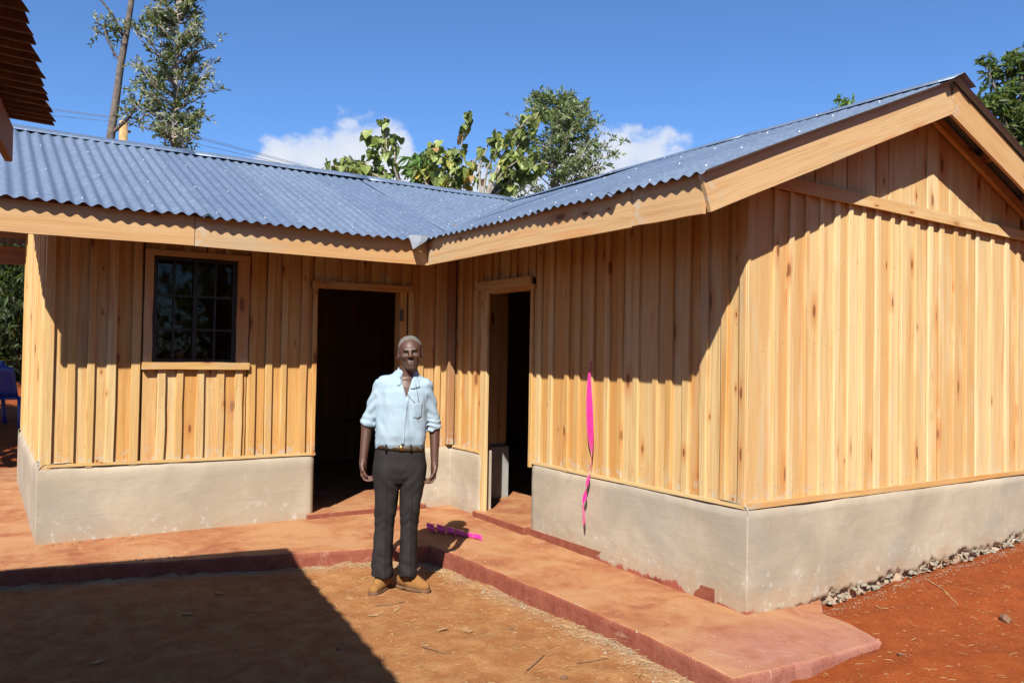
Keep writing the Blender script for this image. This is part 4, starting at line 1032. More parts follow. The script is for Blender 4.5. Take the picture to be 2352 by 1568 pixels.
chair((.30, 13.0, gzf(.3, 13.0)), R(160), 'blue plastic chair nearest the timber wall at the far left')
chair((-.02, 13.3, gzf(-.02, 13.3)), R(200), 'blue plastic chair cut off by the left picture edge')

# ------------------------------------------------------------------ the man: distance-field body and clothes
class Field:
    def __init__(s, lo, hi, h):
        s.lo = np.array(lo, float); s.h = h; s.n = np.ceil((np.array(hi) - s.lo) / h).astype(int) + 1
        s.F = np.full(tuple(s.n), 1.0, np.float32)
        s.ax = [s.lo[i] + np.arange(s.n[i]) * h for i in range(3)]
    def block(s, lo, hi):
        a = np.clip(np.floor((np.array(lo) - s.lo) / s.h).astype(int), 0, s.n); b = np.clip(np.ceil((np.array(hi) - s.lo) / s.h).astype(int) + 1, 0, s.n)
        sl = tuple(slice(a[i], b[i]) for i in range(3))
        return sl, s.ax[0][sl[0]][:, None, None], s.ax[1][sl[1]][None, :, None], s.ax[2][sl[2]][None, None, :]
    def put(s, sl, d, k, mode):
        F = s.F[sl]; d = d.astype(np.float32)
        if mode == 'sub': d = -d
        hh = np.clip(.5 + .5 * ((d - F) if mode == 'add' else (F - d)) / k, 0, 1) if k > 0 else None
        if mode == 'add': r = np.minimum(F, d) if k <= 0 else d * (1 - hh) + F * hh - k * hh * (1 - hh)
        else: r = np.maximum(F, d) if k <= 0 else d * (1 - hh) + F * hh + k * hh * (1 - hh)
        s.F[sl] = r
    def cap(s, a, b, ra, rb, k=.01, sy=1.0, mode='add', center_y=None):
        """tapered capsule, cross-section squeezed in depth by sy"""
        a = np.array(a, float); b = np.array(b, float); m = max(ra, rb) * max(1, sy) + k + 3 * s.h + .01
        sl, X, Y, Z = s.block(np.minimum(a, b) - m, np.maximum(a, b) + m)
        d = b - a; dd = np.array([d[0], d[1] / sy, d[2]]); px = X - a[0]; py = (Y - a[1]) / sy; pz = Z - a[2]
        t = np.clip((px * dd[0] + py * dd[1] + pz * dd[2]) / (dd @ dd), 0, 1)
        q = np.sqrt((px - t * dd[0]) ** 2 + (py - t * dd[1]) ** 2 + (pz - t * dd[2]) ** 2) - (ra + (rb - ra) * t)
        s.put(sl, q * min(1, sy), k, mode)
    def ell(s, c, r, k=.01, mode='add', rot=None):
        c = np.array(c, float); r = np.array(r, float); m = r.max() + k + 3 * s.h + .01
        sl, X, Y, Z = s.block(c - m, c + m); p = [X - c[0], Y - c[1], Z - c[2]]
        if rot is not None:
            Rm = np.array(rot); p = [Rm[0][i] * p[0] + Rm[1][i] * p[1] + Rm[2][i] * p[2] for i in range(3)]
        q = np.sqrt((p[0] / r[0]) ** 2 + (p[1] / r[1]) ** 2 + (p[2] / r[2]) ** 2)
        q2 = np.sqrt((p[0] / r[0] ** 2) ** 2 + (p[1] / r[1] ** 2) ** 2 + (p[2] / r[2] ** 2) ** 2) + 1e-6
        s.put(sl, q * (q - 1) / q2, k, mode)
    def fn(s, lo, hi, func, k=.01, mode='add'):
        sl, X, Y, Z = s.block(lo, hi); s.put(sl, func(X, Y, Z) + 0 * (X + Y + Z), k, mode)
    def stack(s, secs, k=.02, mode='add', exp=2.4):
        """loft of superellipse sections (z, cx, cy, rx, ry)"""
        secs = sorted(secs); z = np.array([q[0] for q in secs]); A = np.array([q[1:] for q in secs])
        lo = np.array([(A[:, 0] - A[:, 2]).min(), (A[:, 1] - A[:, 3]).min(), z[0]]) - .05; hi = np.array([(A[:, 0] + A[:, 2]).max(), (A[:, 1] + A[:, 3]).max(), z[-1]]) + .05
        sl, X, Y, Z = s.block(lo, hi); zz = Z.ravel()
        # smooth interpolation
        def it(col_):
            t = np.interp(zz, z, np.arange(len(z))); i = np.clip(t.astype(int), 0, len(z) - 2); u = t - i; u = u * u * (3 - 2 * u) * .5 + u * .5
            return (A[i, col_] * (1 - u) + A[i + 1, col_] * u)[None, None, :]
        cx, cy, rx, ry = it(0), it(1), it(2), it(3)
        q = ((np.abs(X - cx) / rx) ** exp + (np.abs(Y - cy) / ry) ** exp) ** (1 / exp)
        d = (q - 1) * np.minimum(rx, ry)
        dz = np.maximum(z[0] - Z, Z - z[-1])
        s.put(sl, np.maximum(d, dz), k, mode)
    def displace(s, fn, band=.03):
        I = np.abs(s.F) < band; ix = np.nonzero(I)
        s.F[ix] += fn(s.ax[0][ix[0]], s.ax[1][ix[1]], s.ax[2][ix[2]]).astype(np.float32)
    def mesh(s):
        F = s.F; ins = F < 0; n0, n1, n2 = F.shape
        c = [(i, j, k) for i in (0, 1) for j in (0, 1) for k in (0, 1)]
        cnt = np.zeros((n0 - 1, n1 - 1, n2 - 1), np.int8)
        for (i, j, k) in c: cnt += ins[i:n0 - 1 + i, j:n1 - 1 + j, k:n2 - 1 + k]
        act = np.nonzero((cnt > 0) & (cnt < 8)); m = len(act[0]); idx = np.full(cnt.shape, -1, np.int64); idx[act] = np.arange(m)
        acc = np.zeros((m, 3)); num = np.zeros(m)
        val = {q: F[act[0] + q[0], act[1] + q[1], act[2] + q[2]].astype(float) for q in c}
        for q in c:
            for ax_ in range(3):
                if q[ax_] == 0:
                    r = list(q); r[ax_] = 1; r = tuple(r); a = val[q]; b = val[r]; x = (a < 0) != (b < 0)
                    t = np.where(x, a / np.where(a == b, 1, a - b), 0); p = np.tile(np.array(q, float), (m, 1)); p[:, ax_] = t
                    acc += p * x[:, None]; num += x
        v = (acc / num[:, None] + np.stack(act, 1)) * s.h + s.lo
        faces = []
        for ax_ in range(3):
            o1, o2 = [(1, 2), (2, 0), (0, 1)][ax_]
            sa = [slice(None)] * 3; sb = [slice(None)] * 3; sa[ax_] = slice(0, -1); sb[ax_] = slice(1, None)
            A_ = ins[tuple(sa)]; B_ = ins[tuple(sb)]; e = np.nonzero(A_ != B_); e = np.stack(e, 1)
            ok = (e[:, o1] > 0) & (e[:, o2] > 0) & (e[:, o1] < F.shape[o1] - 1) & (e[:, o2] < F.shape[o2] - 1); e = e[ok]
            fl = A_[e[:, 0], e[:, 1], e[:, 2]]
            def g(d1, d2):
                w = e.copy(); w[:, o1] -= d1; w[:, o2] -= d2; return idx[w[:, 0], w[:, 1], w[:, 2]]
            q = np.stack([g(0, 0), g(1, 0), g(1, 1), g(0, 1)], 1); q[~fl] = q[~fl][:, ::-1]; faces.append(q)
        return v, np.concatenate(faces)
def field_obj(name, fld, mat, parent, cols=None, relax=1):
    v, f = fld.mesh()
    for _ in range(relax):
        acc = np.zeros_like(v); num = np.zeros(len(v))
        for i in range(4):
            np.add.at(acc, f[:, i], v[f[:, (i + 1) % 4]]); np.add.at(num, f[:, i], 1)
        v = v * .5 + .5 * acc / np.maximum(num, 1)[:, None]
    me = bpy.data.meshes.new(name); me.vertices.add(len(v)); me.vertices.foreach_set('co', v.ravel())
    me.loops.add(f.size); me.loops.foreach_set('vertex_index', f.ravel().astype(np.int32)); me.polygons.add(len(f))
    me.polygons.foreach_set('loop_start', np.arange(0, f.size, 4, dtype=np.int32)); me.polygons.foreach_set('loop_total', np.full(len(f), 4, np.int32))
    me.update(calc_edges=True); me.polygons.foreach_set('use_smooth', np.ones(len(f), bool)); me.materials.append(mat)
    if cols is not None:
        ca = me.color_attributes.new('tint', 'FLOAT_COLOR', 'POINT'); c = cols(v); ca.data.foreach_set('color', np.concatenate([c, np.ones((len(c), 1))], 1).astype(np.float32).ravel())
    o = bpy.data.objects.new(name, me); col.objects.link(o); o.parent = parent
    return o
def skinmat():
    t = NT('skin'); at = t.n('Attribute', _attribute_name='tint'); tc = t.n('TexCoord').outputs['Object']
    n = t.noise(tc, 60, 4, .6); c = t.mix(t.ramp(n, .35, .7, 0, .3), at.outputs['Color'], (.07, .030, .018))
    b = t.bsdf(c, .52, 0, t.bump(t.noise(tc, 260, 3), .0012, .4), .5); return t.m
def clothmat(name, c1, c2, stripe=None, rough=.85, scale=300, bump=.3):
    t = NT(name); tc = t.n('TexCoord').outputs['Object']; sx = t.n('SeparateXYZ', i0=tc)
    n = t.noise(tc, 9, 4); c = t.mix(t.ramp(n, .3, .7), c1, c2)
    if stripe:
        w = t.math('SINE', t.math('MULTIPLY', sx.outputs['X'], 2 * math.pi / .0125)); c = t.mix(t.ramp(w, .3, 1.0, 0, .55), c, stripe)
    wv = t.noise(tc, scale, 2)
    t.bsdf(c, rough, 0, t.bump(wv, .001, bump), .15); return t.m
M['skin'] = skinmat()
M['shirt'] = clothmat('striped_shirt', (.38, .51, .62), (.44, .56, .66), (.27, .42, .57))
M['trousers'] = clothmat('charcoal_trousers', (.025, .022, .023), (.034, .030, .031), None, .8)
M['belt'] = simple('brown_belt', (.075, .045, .022), .5, 0, .3, 40)
M['suede'] = clothmat('suede', (.30, .14, .045), (.36, .19, .065), None, .95, 90, .6)
M['sole'] = simple('crepe_sole', (.17, .085, .04), .8, 0, .2, 30, .5)
M['hair'] = simple('grey_hair', (.165, .15, .135), .9, 0, .35, 120, .9)

def make_man():
    px, py = 2.4067, 4.9354
    man = empty('person', (px - .045 * math.cos(.452), py + .045 * math.sin(.452), gzf(px, py) + .004), -math.atan2(px, py)); man.scale = (.93, .96, .978)
    tag(man, 'person in pale blue striped shirt, dark trousers and tan suede shoes standing in the yard', 'person')
    HX, HY, HZ = .058, -.030, 1.605        # head centre
    tilt = R(-5)
    def hp(x, y, z):   # head space (tilted slightly) -> body space
        c, s_ = math.cos(tilt), math.sin(tilt); return (HX + x * c + z * s_, HY + y, HZ - x * s_ + z * c)
    # shared joints
    shL, shR = (-.138, .004, 1.398), (.168, .004, 1.380)
    elL, elR = (-.243, .035, 1.105), (.243, .035, 1.085)
    wrL, wrR = (-.262, -.02, .868), (.246, -.015, .850)
    B = Field((-.33, -.19, .02), (.33, .15, 1.77), .0042)
    # torso and legs under the clothes
    B.stack([(.86, .0, .0, .140, .095), (1.0, .0, .0, .135, .09), (1.15, .005, .0, .145, .095), (1.28, .01, .0, .155, .10), (1.38, .015, .005, .13, .085), (1.43, .02, .01, .075, .06)], .03)
    B.cap((-.075, 0, .86), (-.105, -.005, .10), .075, .045, .03); B.cap((.085, 0, .86), (.07, .0, .10), .075, .045, .03)
    B.cap((-.105, .02, .11), (-.115, -.03, .06), .032, .028, .01); B.cap((.07, .02, .11), (.09, -.01, .06), .032, .028, .01)
    # arms
    for sh, el, wr in ((shL, elL, wrL), (shR, elR, wrR)):
        B.cap(sh, el, .046, .036, .025); B.cap(el, wr, .039, .026, .015)
    # neck
    B.cap((.025, .012, 1.38), (HX - .004, HY + .028, 1.53), .064, .056, .03)
    B.cap((-.02, -.035, 1.40), (HX - .03, HY + .0, 1.53), .012, .012, .02); B.cap((.06, -.035, 1.40), (HX + .03, HY + .0, 1.53), .012, .012, .02)
    # head
    B.ell(hp(0, .022, .045), (.080, .092, .078), .0); B.ell(hp(0, -.012, .010), (.074, .078, .078), .03); B.ell(hp(0, -.030, -.060), (.045, .052, .048), .03)
    B.ell(hp(0, -.062, -.092), (.026, .022, .020), .02)                                       # chin
    B.cap(hp(-.043, .004, -.052), hp(-.016, -.054, -.092), .015, .014, .02); B.cap(hp(.043, .004, -.052), hp(.016, -.054, -.092), .015, .014, .02)
    B.cap(hp(-.034, -.079, .027), hp(.034, -.079, .027), .0145, .0145, .015)                      # brow
    for sx in (-1, 1):
        B.ell(hp(sx * .031, -.092, .007), (.019, .019, .012), .010, 'sub')                   # socket
        B.ell(hp(sx * .046, -.060, -.014), (.020, .020, .015), .02)                            # cheekbone
        B.ell(hp(sx * .032, -.069, .006), (.0135, .0125, .0105), .004)                         # lidded eye
        B.ell(hp(sx * .087, .016, -.004), (.010, .020, .034), .008); B.ell(hp(sx * .093, .008, .002), (.006, .010, .018), .006, 'sub')   # ear
    B.cap(hp(0, -.086, .018), hp(0, -.103, -.014), .0085, .0115, .012); B.ell(hp(-.015, -.092, -.019), (.0105, .011, .0085), .006); B.ell(hp(.015, -.092, -.019), (.0105, .011, .0085), .006)
    B.cap(hp(-.018, -.078, -.0535), hp(.018, -.078, -.0535), .007, .007, .012); B.cap(hp(-.015, -.079, -.0675), hp(.015, -.079, -.0675), .0075, .0075, .012)
    B.cap(hp(-.022, -.0875, -.0605), hp(.022, -.0875, -.0605), .002, .002, .003, mode='sub')
    for sx in (-1, 1): B.cap(hp(sx * .022, -.094, -.024), hp(sx * .034, -.080, -.056), .0035, .003, .012, mode='sub')
    B.cap(hp(-.025, -.088, .052), hp(.025, -.088, .052), .002, .002, .008, mode='sub')
    # hands: relaxed, fingers curled towards the thighs
    def hand(w, side, down, inward, fwd):
        w = np.array(w); down = np.array(down, float); down /= np.linalg.norm(down); inward = np.array(inward, float); inward -= down * (inward @ down); inward /= np.linalg.norm(inward)
        f_ = np.cross(down, inward) * side; f_ = f_ if f_[1] < 0 else -f_
        pc = w + down * .045
        B.cap(w, w + down * .03, .024, .026, .012); 
        for o in (-.024, -.008, .008, .024): B.cap(w + down * .012 + f_ * o * .6, w + down * .083 + f_ * o, .0135, .0125, .012)
        L = [.062, .074, .070, .055]
        for i, o in enumerate((.027, .009, -.009, -.026)):
            k = w + down * .086 + f_ * o; c1 = .55 + .10 * i; c2 = 1.15 + .12 * i
            d1 = down * math.cos(c1) + inward * math.sin(c1); d2 = down * math.cos(c2) + inward * math.sin(c2); d3 = down * math.cos(c2 + .35) + inward * math.sin(c2 + .35)
            a = k + d1 * L[i] * .5; b = a + d2 * L[i] * .36; c_ = b + d3 * L[i] * .30
            B.cap(k, a, .0095, .0088, .006); B.cap(a, b, .0088, .0080, .003); B.cap(b, c_, .0080, .0066, .003)
        tb = w + down * .022 + f_ * .026; t1 = tb + (down * .75 + f_ * .35 + inward * .35) * .038; t2 = t1 + (down * .85 + inward * .45) * .03; t3 = t2 + (down * .8 + inward * .6) * .022
        B.cap(tb, t1, .014, .0115, .012); B.cap(t1, t2, .0110, .0095, .004); B.cap(t2, t3, .0095, .0075, .004)
    hand(wrL, 1, (.06, -.02, -1), (1, -.35, .05), -1); hand(wrR, -1, (-.10, -.03, -1), (-1, -.35, 0), -1)
    base = np.array([.072, .031, .0195])
    def skin_cols(v):
        c = np.tile(base, (len(v), 1)); 
        ct, st = math.cos(tilt), math.sin(tilt); dx = v[:, 0] - HX; dz = v[:, 2] - HZ; x = dx * ct - dz * st; z = dx * st + dz * ct; y = v[:, 1] - HY
        hd = v[:, 2] > 1.49
        mo = hd & (np.abs(x) < .023) & (np.abs(z + .0605) < .0028) & (y < -.07); lip = hd & (np.abs(x) < .021 - .5 * np.abs(z + .0605)) & (np.abs(z + .0605) < .012) & (y < -.07); c[lip] = (.075, .036, .029); c[mo] = (.03, .014, .010)
        jaw = hd & (z < -.045) & (y < .0) & ~lip; k = np.clip((-.045 - z) / .02, 0, 1)[:, None] * .3; c = np.where(jaw[:, None], c * (1 - k) + np.array([.05, .04, .036]) * k, c)
        mus = hd & (np.abs(x) < .030) & (z < -.036) & (z > -.046) & (y < -.06); c[mus] = (.045, .028, .022)
        ew = hd & (np.abs(np.abs(x) - .032) < .0125) & (np.abs(z - .0035) < .0045) & (y < -.066); c[ew] = (.065, .042, .036); eye = hd & (np.abs(np.abs(x) - .032) < .0055) & (np.abs(z - .0035) < .0048) & (y < -.066); c[eye] = (.012, .007, .006); lid = hd & (np.abs(np.abs(x) - .032) < .015) & (np.abs(z - .0095) < .0022) & (y < -.06); c[lid] = (.028, .014, .010)
        brow = hd & (np.abs(np.abs(x) - .030) < .021) & (np.abs(z - .028) < .005) & (y < -.06); c[brow] = (.03, .018, .014)
        palm = (v[:, 2] < .80) & (v[:, 2] > .6); c[palm] = c[palm] * 1.25
        return c
    field_obj('body', B, M['skin'], man, skin_cols)
    # hair cap: short grey, higher hairline in front
    Hf = Field((-.06, -.16, 1.50), (.18, .14, 1.77), .005)
    Hf.ell(hp(0, .026, .047), (.0845, .096, .0805), 0); Hf.ell(hp(0, .02, .0), (.0830, .080, .07), .02)
    Hf.ell(hp(0, -.085, .015), (.085, .075, .088), .012, 'sub'); Hf.ell(hp(0, .0, -.085), (.12, .13, .075), .012, 'sub')
    Hf.displace(lambda x, y, z: .0035 * fbm(x * 80, y * 80, z * 80, 3, 3))
    field_obj('hair', Hf, M['hair'], man, None, 0)
    # shirt
    S_ = Field((-.34, -.22, .90), (.34, .20, 1.52), .005)
    S_.stack([(.965, -.003, -.002, .172, .118), (1.0, -.003, -.006, .181, .130), (1.06, -.002, -.010, .184, .136), (1.15, .0, -.010, .182, .132), (1.26, .006, -.006, .180, .126), (1.34, .010, .0, .178, .114), (1.39, .013, .006, .172, .100), (1.425, .015, .010, .158, .086), (1.452, .017, .014, .126, .072), (1.475, .02, .016, .088, .062), (1.495, .022, .016, .07, .055)], .02, exp=2.2)
    for sh, el, cz in ((np.array(shL), np.array(elL), 1.0), (np.array(shR), np.array(elR), 1.0)):
        e2 = sh + (el - sh) * .93
        S_.cap(sh + (0, .002, .0), e2, .054, .053, .035, 1.0); S_.cap(sh + (el - sh) * .80, sh + (el - sh) * .99, .0585, .058, .005)   # rolled cuff
        # cut the sleeve end flat
        d = (el - sh) / np.linalg.norm(el - sh); q0 = sh + (el - sh) * .985
        lo = np.minimum(q0, el) - .12; hi = np.maximum(q0, el) + .10
        S_.fn(lo, hi, lambda X, Y, Z: np.maximum(-((X - q0[0]) * d[0] + (Y - q0[1]) * d[1] + (Z - q0[2]) * d[2]), np.sqrt((X - q0[0]) ** 2 + (Y - q0[1]) ** 2) - .085), .003, 'sub')
    # hem cut flat where the belt sits
    S_.fn((-.25, -.2, .88), (.25, .2, 1.0), lambda X, Y, Z: Z - (.968 + 0 * X), .002, 'sub')
    # folds
    def folds(x, y, z):
        front = smooth01(.02, -.06, y)
        f1 = .0040 * vnoise(x * 26 + 2.2 * vnoise(x * 6, z * 5, 0, 5), z * 7, y * 8, 2) * 1.0
        f2 = .0045 * fbm(x * 11, z * 9 + x * 6, y * 9, 4, 3)
        blouse = -.007 * smooth01(1.10, .99, z) * (np.sin(x * 60 + 6 * z) * .5 + .5)
        arm = np.abs(x) > .18
        ringf = .0042 * np.sin(z * 150 + 10 * x + 4 * vnoise(x * 20, y * 20, z * 10, 1)) * arm * smooth01(1.22, 1.10, z)
        diag = .0045 * np.sin((z * 1.0 + np.abs(x) * .9) * 70 + 2 * vnoise(x * 9, z * 9, y * 9, 8)) * arm * smooth01(1.12, 1.24, z)
        return f1 * (~arm) + f2 + blouse * (~arm) + ringf + diag
    S_.displace(folds)
    def vneck(X, Y, Z):
        c = .036; half = np.clip((Z - 1.31) * .30, -.01, .06)
        return np.maximum(np.maximum(np.abs(X - c) - half, Y + .035), 1.30 - Z)
    S_.fn((-.08, -.2, 1.26), (.14, -.0, 1.52), vneck, .004, 'sub')
    S_.cap((HX - .03, HY + .035, 1.40), (HX - .012, HY + .03, 1.56), .066, .062, .002, mode='sub')
    field_obj('shirt', S_, M['shirt'], man, None, 1)
    # collar: two folded wings round the neck
    def strip(name, rows, mat, sol=.004, parent=man):
        v = []; f = []; n = len(rows[0])
        for r in rows: v += r
        for i in range(len(rows) - 1):
            for j in range(n - 1): f.append((i * n + j, i * n + j + 1, (i + 1) * n + j + 1, (i + 1) * n + j))
        o = bpy.data.objects.new(name, bpy.data.meshes.new(name)); o.data.from_pydata(v, [], f); o.data.update(); o.data.materials.append(mat); col.objects.link(o); o.parent = parent
        o.data.polygons.foreach_set('use_smooth', [True] * len(f)); md = o.modifiers.new('t', 'SOLIDIFY'); md.thickness = sol; md.offset = 0; return o
    def yf(x, z, off=.003):
        ix = int(round((x - S_.lo[0]) / S_.h)); iz = int(round((z - S_.lo[2]) / S_.h)); cl = np.nonzero(S_.F[ix, :, iz] < 0)[0]
        return (S_.ax[1][cl[0]] if len(cl) else -.05) - off
    def onf(pts, off=.003, n=5):
        rows = []
        for i in range(len(pts) - 1):
            for a_ in range(n + (1 if i == len(pts) - 2 else 0)):
                t = a_ / n; r = [(p[0] * (1 - t) + q[0] * t, p[1] * (1 - t) + q[1] * t) for p, q in zip(pts[i], pts[i + 1])]; rr_ = []
                for j in range(len(r) - 1):
                    for b_ in range(n + (1 if j == len(r) - 2 else 0)):
                        u = b_ / n; x = r[j][0] * (1 - u) + r[j + 1][0] * u; z = r[j][1] * (1 - u) + r[j + 1][1] * u
                        y = sum(yf(x + dx, z + dz, off) for dx in (-.006, 0, .006) for dz in (-.006, 0, .006)) / 9; rr_.append((x, y, z))
                rows.append(rr_)
        return rows
    # collar stand and fall round the neck, then the two points lying on the chest
    top = []; mid = []; low = []; N = 22; cx, cy = .040, .012
    for i in range(N + 1):
        a = R(-62 + 304 * i / N); c, s_ = math.cos(a), math.sin(a); fr = max(0, -s_)
        top.append((cx + .064 * c, cy + .062 * s_, 1.512 - .022 * fr)); mid.append((cx + .073 * c, cy + .071 * s_, 1.498 - .024 * fr)); low.append((cx + .088 * c, cy + .078 * s_, 1.458 - .022 * fr))
    strip('collar', [top, mid, low], M['shirt'], .004)
    strip('collar_point', onf([[(-.008, 1.474), (.004, 1.470), (.012, 1.462)], [(-.026, 1.436), (-.008, 1.432), (.012, 1.430)], [(-.030, 1.395), (-.020, 1.392), (.004, 1.412)]], .009), M['shirt'], .005)
    strip('collar_point', onf([[(.066, 1.462), (.080, 1.472), (.098, 1.474)], [(.058, 1.415), (.086, 1.418), (.118, 1.424)], [(.050, 1.372), (.088, 1.372), (.130, 1.384)]], .008), M['shirt'], .005)
    strip('placket', onf([[(.030, 1.315), (.052, 1.318)], [(.020, 1.24), (.044, 1.24)], [(.010, 1.16), (.034, 1.16)], [(.006, 1.08), (.030, 1.08)], [(.004, 1.0), (.028, 1.0)]], .006), M['shirt'], .002)
    pk = strip('pocket', onf([[(.085, 1.272), (.118, 1.276), (.148, 1.273)], [(.084, 1.24), (.116, 1.24), (.147, 1.24)], [(.084, 1.182), (.114, 1.170), (.144, 1.182)]], .0045), M['shirt'], .002)
    cp = [[(-.010, yf(-.01, 1.45, .012), 1.45), (.008, yf(.008, 1.40, .012), 1.40), (.036, yf(.02, 1.345, .012), 1.345), (.068, yf(.068, 1.305, .006), 1.305), (.098, yf(.098, 1.278, .012), 1.278)], [(.086, yf(.086, 1.465, .014), 1.465), (.10, yf(.1, 1.40, .014), 1.40), (.116, yf(.116, 1.33, .007), 1.33), (.124, yf(.124, 1.278, .012), 1.278)]]
    v, f = tube([(p, [.0014] * len(p)) for p in cp], 5)
    o = bpy.data.objects.new('cord', bpy.data.meshes.new('cord')); o.data.from_pydata([tuple(p) for p in v], [], f); o.data.materials.append(M['steel']); col.objects.link(o); o.parent = man
    # trousers
    T = Field((-.28, -.22, .05), (.28, .22, 1.03), .006)
    T.stack([(.70, .0, .006, .14, .06), (.74, .0, .006, .170, .10), (.78, .0, .002, .186, .118), (.84, -.0, .004, .192, .132), (.92, -.003, .0, .182, .126), (.985, -.004, -.003, .170, .118), (1.005, -.004, -.003, .168, .117)], .02, exp=2.3)
    T.stack([(.095, -.113, -.010, .078, .090), (.25, -.112, -.004, .072, .084), (.42, -.104, -.002, .071, .080), (.58, -.096, -.004, .080, .092), (.66, -.091, -.002, .086, .100), (.74, -.09, .0, .094, .112), (.82, -.09, .0, .094, .112), (.92, -.075, .0, .07, .08)], .03, exp=2.2)
    T.stack([(.095, .068, -.004, .066, .088), (.25, .068, .002, .062, .082), (.42, .072, .0, .065, .080), (.58, .079, -.006, .075, .092), (.66, .084, -.002, .083, .100), (.74, .088, .0, .094, .112), (.82, .09, .0, .094, .112), (.92, .075, .0, .07, .08)], .007, exp=2.2)
    def tf(x, y, z):
        leg = smooth01(.8, .6, z); cxx = np.where(x < -.012, -.1, .077)
        crease = -.0065 * np.exp(-((x - cxx) / .011) ** 2) * (y < 0) * smooth01(.9, .7, z)
        br = .0028 * np.sin(z * 85 + 5 * vnoise(x * 14, y * 14, z * 6, 3)) * smooth01(.30, .10, z) + .0032 * vnoise(x * 16, y * 16, z * 17, 6) * leg
        kn = .0022 * np.sin((z + np.abs(x - cxx) * .8) * 95) * np.exp(-((z - .47) / .07) ** 2)
        cr = .003 * np.sin((z - np.abs(x) * 1.1) * 75) * np.exp(-((z - .74) / .07) ** 2) * np.exp(-(x / .12) ** 2)
        return crease + br + kn + cr + .004 * fbm(x * 8, y * 8, z * 5, 12, 3) + .004 * np.exp(-((x - .002) / .005) ** 2) * (y < 0) * smooth01(.78, .84, z)
    T.displace(tf)
    T.fn((-.25, -.2, .04), (.25, .2, .13), lambda X, Y, Z: Z - (.098 + .01 * np.sin(X * 30) + .02 * np.clip(Y, -.1, .1)), .002, 'sub')
    T.fn((-.25, -.2, .96), (.25, .2, 1.05), lambda X, Y, Z: .985 - Z, .002, 'sub')
    for sx in (-1, 1): T.cap((sx * .176, -.07, .965), (sx * .186, -.035, .83), .004, .004, .004, mode='sub')
    field_obj('trousers', T, M['trousers'], man, None, 1)
    # belt with buckle
    def belt(z0, z1, off):
        rows = []
        for z in (z0, (z0 + z1) / 2, z1):
            r = []
            for i in range(49):
                a = 2 * math.pi * i / 48; c, s_ = math.cos(a), math.sin(a); q = (abs(c) ** 2.25 + abs(s_) ** 2.25) ** (-1 / 2.25)
                r.append((-.004 + (.173 + off) * q * c, -.003 + (.122 + off) * q * s_, z - .012 * c))
            rows.append(r)
        return rows
    bl = strip('belt', belt(.957, .992, .004), M['belt'], .005)
    strip('buckle', [[(-.012, -.131, .957), (.022, -.132, .956)], [(-.012, -.133, .995), (.022, -.134, .994)]], simple('buckle_brass', (.42, .28, .10), .35, .8), .006, bl)
    for x in (-.10, .075): strip('belt_loop', [[(x - .006, -.128 + .02 * (x > 0) * 0, .950), (x + .006, -.128, .950)], [(x - .006, -.130, 1.0), (x + .006, -.130, 1.0)]], M['trousers'], .006, bl)
    # shoes: desert boots, toes turned out
    for (hx, hy, ang, nm) in ((-.100, .035, R(-24), 0), (.060, .030, R(52), 1)):
        Sh = Field((-.09, -.25, .0), (.09, .10, .17), .0045)
        Sh.cap((0, .035, .055), (0, -.06, .055), .043, .046, .01); Sh.cap((0, -.06, .045), (.004, -.165, .036), .047, .036, .02); Sh.cap((0, .01, .07), (0, -.01, .135), .046, .042, .02)
        Sh.cap((0, -.02, .10), (.0, -.10, .06), .036, .034, .02)
        Sh.fn((-.09, -.25, -.02), (.09, .10, .05), lambda X, Y, Z: Z - .02, .002, 'sub'); Sh.fn((-.09, -.1, .11), (.09, .1, .18), lambda X, Y, Z: .128 - Z, .004, 'sub')
        Sh.cap((-.02, -.085, .098), (.02, -.085, .098), .003, .003, .004, mode='sub'); Sh.cap((-.042, -.03, .03), (-.038, -.07, .10), .003, .003, .004, mode='sub'); Sh.cap((.042, -.03, .03), (.038, -.07, .10), .003, .003, .004, mode='sub')
        Sh.displace(lambda x, y, z: .0015 * fbm(x * 40, y * 40, z * 40, 7, 2), .02)
        sr = empty('shoe', (0, 0, 0)); sr.parent = man; sr.location = (hx, hy, 0); sr.rotation_euler = (0, 0, ang)
        field_obj('upper', Sh, M['suede'], sr, None, 1)
        So = Field((-.10, -.26, -.02), (.10, .12, .06), .0045)
        So.cap((0, .04, .01), (0, -.05, .01), .046, .048, .0); So.cap((0, -.05, .01), (.004, -.168, .01), .049, .040, .01)
        So.fn((-.1, -.26, -.08), (.1, .12, .002), lambda X, Y, Z: Z + .0, .001, 'sub'); So.fn((-.1, -.26, .02), (.1, .12, .07), lambda X, Y, Z: .022 - Z, .002, 'sub')
        So.fn((-.1, -.03, -.02), (.1, .0, .011), lambda X, Y, Z: np.maximum(np.abs(Y + .015) - .012, Z - .008), .002, 'sub')
        field_obj('sole', So, M['sole'], sr, None, 0)
        lc, lf = tube([([(-.018, -.075, .113), (.0, -.082, .117), (.02, -.073, .112)], [.003] * 3), ([(-.016, -.062, .122), (.0, -.066, .127), (.018, -.06, .121)], [.003] * 3), ([(.0, -.07, .122), (-.02, -.085, .112), (-.03, -.085, .095)], [.0025] * 3)], 5)
        o = bpy.data.objects.new('laces', bpy.data.meshes.new('laces')); o.data.from_pydata([tuple(p) for p in lc], [], lf); o.data.materials.append(M['sole']); col.objects.link(o); o.parent = sr
make_man()

